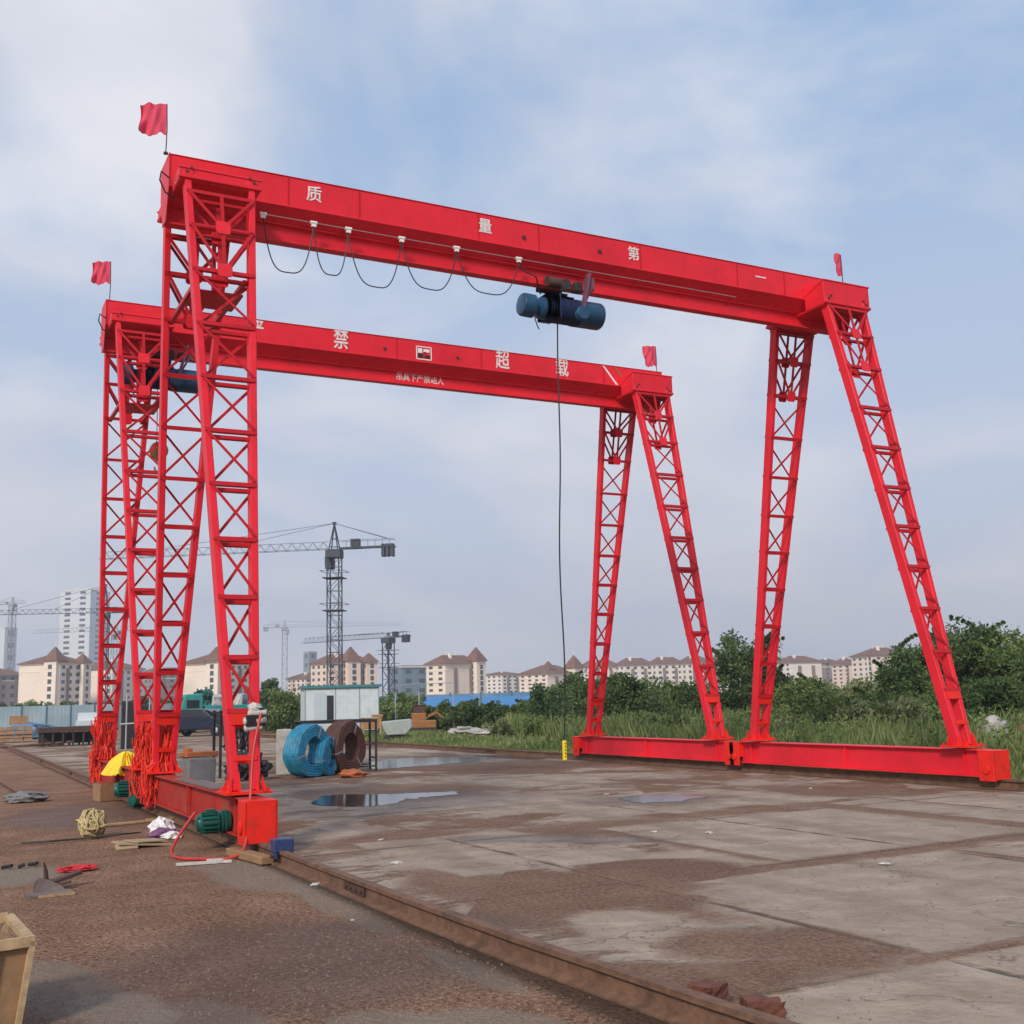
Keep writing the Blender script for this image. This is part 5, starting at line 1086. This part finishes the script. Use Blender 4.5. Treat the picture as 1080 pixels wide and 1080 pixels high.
# ------------------------------------------------------------------ far buildings
WINCOUNT=[0]
win_cache={}
def window(parent,p,rz,w_,h_):
    k=(round(w_,2),round(h_,2))
    if k not in win_cache:
        m=MB(); m.box((0,-.02,0),(w_,.12,h_)); o=m.build('window',WIN,parent); win_cache[k]=o
        fm=MB(); fm.box((0,-.06,-h_/2-.08),(w_+.3,.2,.12)); o.location=p; o.rotation_euler=(0,0,rz); return o
    o=win_cache[k].copy(); col.objects.link(o); o.parent=parent; o.location=p; o.rotation_euler=(0,0,rz); return o
def block(u0,um,u1,dist,v_eave,label,wall=WALLC,roofm=ROOF,roof='hip',rh=3.0,storeys=7,ang=35,turrets=(),group='cream apartment blocks with red roofs',wspace=2.9,name='apartment_block',darkright=False,winl=True,winr=True,cat='building',dscale=1.0):
    """corner nearest the camera at column um, the two visible faces reach to columns u0 and u1"""
    s=dist/F_PX; a=math.radians(ang); wl=max(2,(um-u0)*s/math.cos(a)); wr=max(2,(u1-um)*s/math.cos(PI/2-a)); wr=min(wr,60)
    c=foot(um,dist); e=empty(name,c,yaw_to(um)+(PI/2-a)-PI/2+0,label,cat,group)
    # local: left face runs along -X from the corner facing -Y rotated, right face runs along +Y facing +X
    e.rotation_euler=(0,0,yaw_to(um)-a)
    H=hgt(um,v_eave,dist)
    m=MB(); m.box((-wl/2,wr/2,H/2),(wl,wr,H)); m.build('wall',wall,e)
    m=MB(); m.box((-wl/2,wr/2,H+.15),(wl+.9,wr+.9,.35)); 
    for z in (H*.2,): m.box((-wl/2,wr/2,z),(wl+.25,wr+.25,.25))
    m.build('cornice',WALLW,e)
    if roof=='hip':
        o_=.9; k=min(wl,wr)/2; zz=H+.33
        A=[(-wl-o_,-o_,zz),(o_,-o_,zz),(o_,wr+o_,zz),(-wl-o_,wr+o_,zz)]
        if wl>wr: r1,r2=(-wl+k*.8,wr/2,zz+rh),(-k*.8,wr/2,zz+rh); Fc=[(0,1,5,4),(1,2,5),(2,3,4,5),(3,0,4),(3,2,1,0)]
        else: r1,r2=(-wl/2,k*.8,zz+rh),(-wl/2,wr-k*.8,zz+rh); Fc=[(0,1,4),(1,2,5,4),(2,3,5),(3,0,4,5),(3,2,1,0)]
        m=MB(); m.addv(A+[r1,r2],Fc); ro=m.build('roof',roofm,e)
        m=MB()
        for q in(.3,.7): m.box((-wl*q,wr*q,zz+rh*.75),(.9,.9,rh*.8))
        m.build_each('chimney',WALLW,ro)
    else:
        m=MB(); m.box((-wl/2,wr/2,H+.5),(wl*.96,wr*.96,.5)); m.build('roof',roofm,e)
    for (fx,fy,tw,vt) in turrets:   # square stair turrets with pyramid caps
        x,y=-wl*fx,wr*fy; th=hgt(um,vt,dist); zb=H*1.0; cap=min((th-H)*.9,tw*1.05)
        m=MB(); m.box((x,y,(th-cap)/2),(tw,tw,th-cap)); t=m.build('turret',wall,e)
        m=MB(); q=tw/2+.6; z=th-cap; m.addv([(x-q,y-q,z),(x+q,y-q,z),(x+q,y+q,z),(x-q,y+q,z),(x,y,th)],[(3,2,1,0),(0,1,4),(1,2,4),(2,3,4),(3,0,4)]); m.build('turret_roof',roofm,t)
        for k in range(storeys):
            window(t,(x,y-tw/2-.0,H*(k+.6)/storeys),0,tw*.3,1.4); window(t,(x+tw/2,y,H*(k+.6)/storeys),PI/2,tw*.3,1.4)
        m=MB(); m.tube([(x,y,th-.2),(x,y,th+1.2)],.12,5); m.build('finial',WALLW,t)
    if wall in(WALLC,WALLP,WALLG,WALLW):
        for q in(.28,.72):   # dark strips, the shade of balcony recesses put into their colour, and raised bands
            m=MB(); m.box((.02,wr*q,H*.48),(.5,min(1.6,wr*.1),H*.86)); m.build('balcony_shade_strip',BAY,e)
        m=MB(); m.box((-wl/2,wr/2,H*.86),(wl+.2,wr+.2,.3)); m.build('string_course',WALLW,e)
    n=0
    nl=max(1,int(wl/wspace)); nr=max(1,int(wr/wspace)); 
    while (nl*winl+nr*winr)*storeys>92: nl=max(1,int(nl*.85)); nr=max(1,int(nr*.85))
    for k in range(storeys):
        z=H*(k+.55)/storeys; hh=H/storeys*.45
        if winl:
            for j in range(nl): window(e,(-wl*(j+.5)/nl,0,z),0,wl/nl*.38,hh)
        if winr:
            for j in range(nr): window(e,(0,wr*(j+.5)/nr,z),PI/2,wr/nr*.42,hh)
    return e
block(-45,-12,24,380,712,'grey brown apartment block cut off by the left edge',WALLG,rh=2.2,ang=60,storeys=5)
block(22,62,90,360,700,'cream apartment block with a red turret at the far left',turrets=((.16,.05,4.6,681),(-.0,.8,4,688)),ang=38,winl=False)
block(84,118,150,390,706,'cream apartment block behind the farthest left leg',turrets=((.1,.1,4,697),),ang=38,winl=False)
block(148,160,200,430,710,'grey apartment block seen between the left legs',WALLG,ang=60,rh=2)
block(190,228,262,350,700,'cream apartment block with a pointed turret between the left legs',turrets=((.1,.1,4.4,681),),ang=36,winl=False)
block(303,322,342,420,716,'small pinkish apartment block left of the tower crane mast',WALLP,ang=55,rh=2)
block(328,345,394,350,700,'pinkish cream block with two turrets behind the tower crane mast',WALLP,turrets=((-.0,.5,4.6,681),(-.0,.9,4,688)),ang=60,winl=True)
block(450,470,508,360,701,'cream apartment block with a sharp red turret, left of centre',turrets=((-.0,.88,4.6,681),(.5,.3,3,690)),ang=42,winr=False)
block(548,578,612,380,711,'cream apartment block with a turret behind the hanging cable',turrets=((-.0,.85,4.4,690),(.3,.3,3,696)),ang=40,winr=False)
block(508,530,552,520,712,'long pale low block between the two turreted blocks',WALLW,ang=45,rh=1.5)
LB=['first of the long pale row, beside the far crane leg','second block of the pale row, right of the far crane leg','third block of the pale row','fourth block of the pale row, left of the third leg','fifth block of the pale row, just past the third leg']
for i,(u0,um,u1,ve) in enumerate([(612,622,655,704),(650,660,690,702),(685,694,722,701),(716,726,752,700),(748,756,782,699)]):
    block(u0,um,u1,480,ve,LB[i],WALLW,ang=58,rh=3.0,group='long pale row of blocks on the horizon',storeys=6)
block(818,836,868,430,699,'pale block right of the fourth leg',WALLW,ang=50,rh=2.5,winl=True,winr=False)
block(864,872,884,450,699,'narrow grey block between the pale and the pink one',WALLG,ang=50,rh=1.5)
block(880,892,906,430,701,'small pinkish block right of the fourth leg',WALLP,ang=50,rh=2.5)
block(902,926,962,400,692,'cream block on the right with antenna poles',WALLC,turrets=((.2,.1,3.6,684),),ang=50,winl=True)
# modern grey building
e=block(410,424,452,400,704,'low modern grey glass building right of the second tower crane',TOWERG,ROOFG,roof='flat',ang=60,storeys=4,group=None,wspace=5)
# high-rises
block(62,92,112,900,622,'pale white high rise tower behind the farthest left leg',TOWERW,TOWERW,roof='flat',ang=35,storeys=22,group='pale high rise towers far away',wspace=9,name='high_rise')
block(-14,2,14,1000,662,'pale high rise tower at the left edge',TOWERW,TOWERW,roof='flat',ang=50,storeys=7,group='pale high rise towers far away',wspace=12,name='high_rise')
block(320,326,334,800,688,'small grey tower under construction left of the tower crane',mat('grey_tower',(.25,.29,.33),.8,.1,.2),ROOFG,roof='flat',ang=45,storeys=6,group='pale high rise towers far away',wspace=8,name='high_rise')

# ------------------------------------------------------------------ tower cranes
def tower_crane(u,dist,v_jib,v_apex,mast_w,jib_az,jib_len,cj_len,label,mt=CRANE,cabs=True,platf=(),ties=True,thick=1.0):
    """jib_az: world direction of the jib; local +X is the jib"""
    c=foot(u,dist); e=empty('tower_crane',c,jib_az,label,'tower crane','tower cranes on the skyline'); H=hgt(u,v_jib,dist); HA=hgt(u,v_apex,dist); hw=mast_w/2; t=.11*thick
    m=MB(); n=int(H/mast_w)
    for sx in(-1,1):
        for sy in(-1,1): m.bar((sx*hw,sy*hw,0),(sx*hw,sy*hw,H),t*1.5,t*1.5)
    for i in range(n):
        z0,z1=H*i/n,H*(i+1)/n; f_=1 if i%2 else -1
        for s in(-1,1):
            m.bar((-hw,s*hw,z0),(hw,s*hw,z0),t*.7,t*.7); m.bar((s*hw,-hw,z0),(s*hw,hw,z0),t*.7,t*.7)
            m.bar((-hw*f_,s*hw,z0),(hw*f_,s*hw,z1),t*.7,t*.7); m.bar((s*hw,-hw*f_,z0),(s*hw,hw*f_,z1),t*.7,t*.7)
    m.build('mast',mt,e)
    # climbing frame collar with walkways
    m=MB(); 
    for dz in platf: 
        m.box((0,0,H-dz),(mast_w*1.7,mast_w*1.7,.1)); 
        for s in(-1,1): m.bar((-mast_w,s*mast_w,H-dz+.9),(mast_w,s*mast_w,H-dz+.9),.06,.06); m.bar((s*mast_w,-mast_w,H-dz+.9),(s*mast_w,mast_w,H-dz+.9),.06,.06)
    m.box((0,0,H+.1),(mast_w*1.25,mast_w*1.25,1.1)); m.build('slewing_ring',mt,e)
    m=MB()
    for s in(-1,1): m.bar((hw*.8,s*hw*.8,H+.5),(0,0,HA),t*1.3,t*1.3); m.bar((-hw*.8,s*hw*.8,H+.5),(0,0,HA),t*1.3,t*1.3)
    for q in(.25,.5,.75):
        z=H+(HA-H)*q; r=hw*.8*(1-q)
        for s in(-1,1): m.bar((-r,s*r,z),(r,s*r,z),t*.7,t*.7); m.bar((s*r,-r,z),(s*r,r,z),t*.7,t*.7)
    m.box((0,0,HA),(.5,.4,.35)); m.build('apex_tower',mt,e)
    m=MB(); t*=.58; jh=mast_w*.62; z=H+.8; n=int(jib_len/1.5)
    for s in(-1,1): m.bar((hw,s*.5,z),(jib_len,s*.5,z),t,t)
    m.bar((hw,0,z+jh),(jib_len-.8,0,z+jh),t,t)
    for i in range(n):
        x0=hw+(jib_len-hw)*i/n; x1=hw+(jib_len-hw)*(i+1)/n; xm=(x0+x1)/2
        for s in(-1,1): m.bar((x0,s*.5,z),(xm,0,z+jh),t*.55,t*.55); m.bar((xm,0,z+jh),(x1,s*.5,z),t*.55,t*.55)
        m.bar((x0,-.5,z),(x0,.5,z),t*.55,t*.55)
    m.build('jib',mt,e)
    t/=.58; m=MB(); z=H+.8
    for s in(-1,1): m.bar((-hw,s*.6,z),(-cj_len,s*.6,z),t*1.3,t*2); m.bar((-hw,s*.6,z+1),(-cj_len,s*.6,z+1),t*.5,t*.5)
    for i in range(int(cj_len)): m.bar((-hw-i,-.6,z),(-hw-i,.6,z),t*.6,t*.6); m.bar((-hw-i,.6,z),(-hw-i,.6,z+1),t*.5,t*.5)
    m.box((-cj_len*.35,0,z+.7),(1.2,.9,1.0)); m.build('counter_jib',mt,e)
    m=MB()
    for k in range(3): m.box((-cj_len+.35+.62*k,0,z-.5),(.4,1.1,1.7))
    m.build_each('counterweight',mt,e)
    m=MB(); rt=.035*thick
    for q in(.42,.78): m.tube([(0,0,HA),(jib_len*q,0,H+.8+jh)],rt,4)
    for s in(-1,1): m.tube([(0,0,HA),(-cj_len+1,s*.5,H+1.9)],rt,4)
    m.build('pendant_line',mt,e)
    m=MB(); m.box((hw+.2,-hw-.55,H-.9),(1.2,1.0,1.8)); cb_=m.build('operator_cab',mt,e,bevel=.1); m=MB(); m.box((hw+.82,-hw-.55,H-.7),(.04,.8,1.0)); m.build('cab_window',GLASS,cb_)
    return e
LEFT=AZ+PI/2           # world azimuth pointing to the left of the photograph
tower_crane(353,150,585,552,1.6,LEFT-.12,33.5,8.4,'nearest dark tower crane with long jib, standing before the pinkish block',platf=(3.2,7.6),thick=.85)
tower_crane(410,255,676,668,1.9,LEFT-.6,27,6.2,'smaller dark tower crane beside the modern grey building',platf=(3,6),thick=1.15)
tower_crane(108,250,650,617,1.6,LEFT+.1,26,.1+6,'dark tower crane hidden behind the farthest left leg, jib pointing left',mt=CRANE,thick=1.1)
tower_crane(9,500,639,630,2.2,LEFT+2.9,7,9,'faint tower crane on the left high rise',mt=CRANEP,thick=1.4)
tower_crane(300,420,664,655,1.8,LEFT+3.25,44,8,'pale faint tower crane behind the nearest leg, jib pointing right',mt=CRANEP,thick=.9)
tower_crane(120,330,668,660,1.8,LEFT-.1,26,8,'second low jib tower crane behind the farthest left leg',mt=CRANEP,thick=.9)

# ------------------------------------------------------------------ air
hm=bpy.data.materials.new('thin_summer_haze'); hm.use_nodes=True; hn=hm.node_tree; hn.nodes.clear()
pv=hn.nodes.new('ShaderNodeVolumePrincipled'); pv.inputs['Color'].default_value=(.86,.9,1,1); pv.inputs['Density'].default_value=.0006; pv.inputs['Anisotropy'].default_value=.2
oo=hn.nodes.new('ShaderNodeOutputMaterial'); hn.links.new(pv.outputs[0],oo.inputs['Volume'])
m=MB(); m.box((0,0,64.5),(2860,2860,131)); tag(m.build('haze',hm),'thin pale haze over the whole yard','haze',kind='stuff')
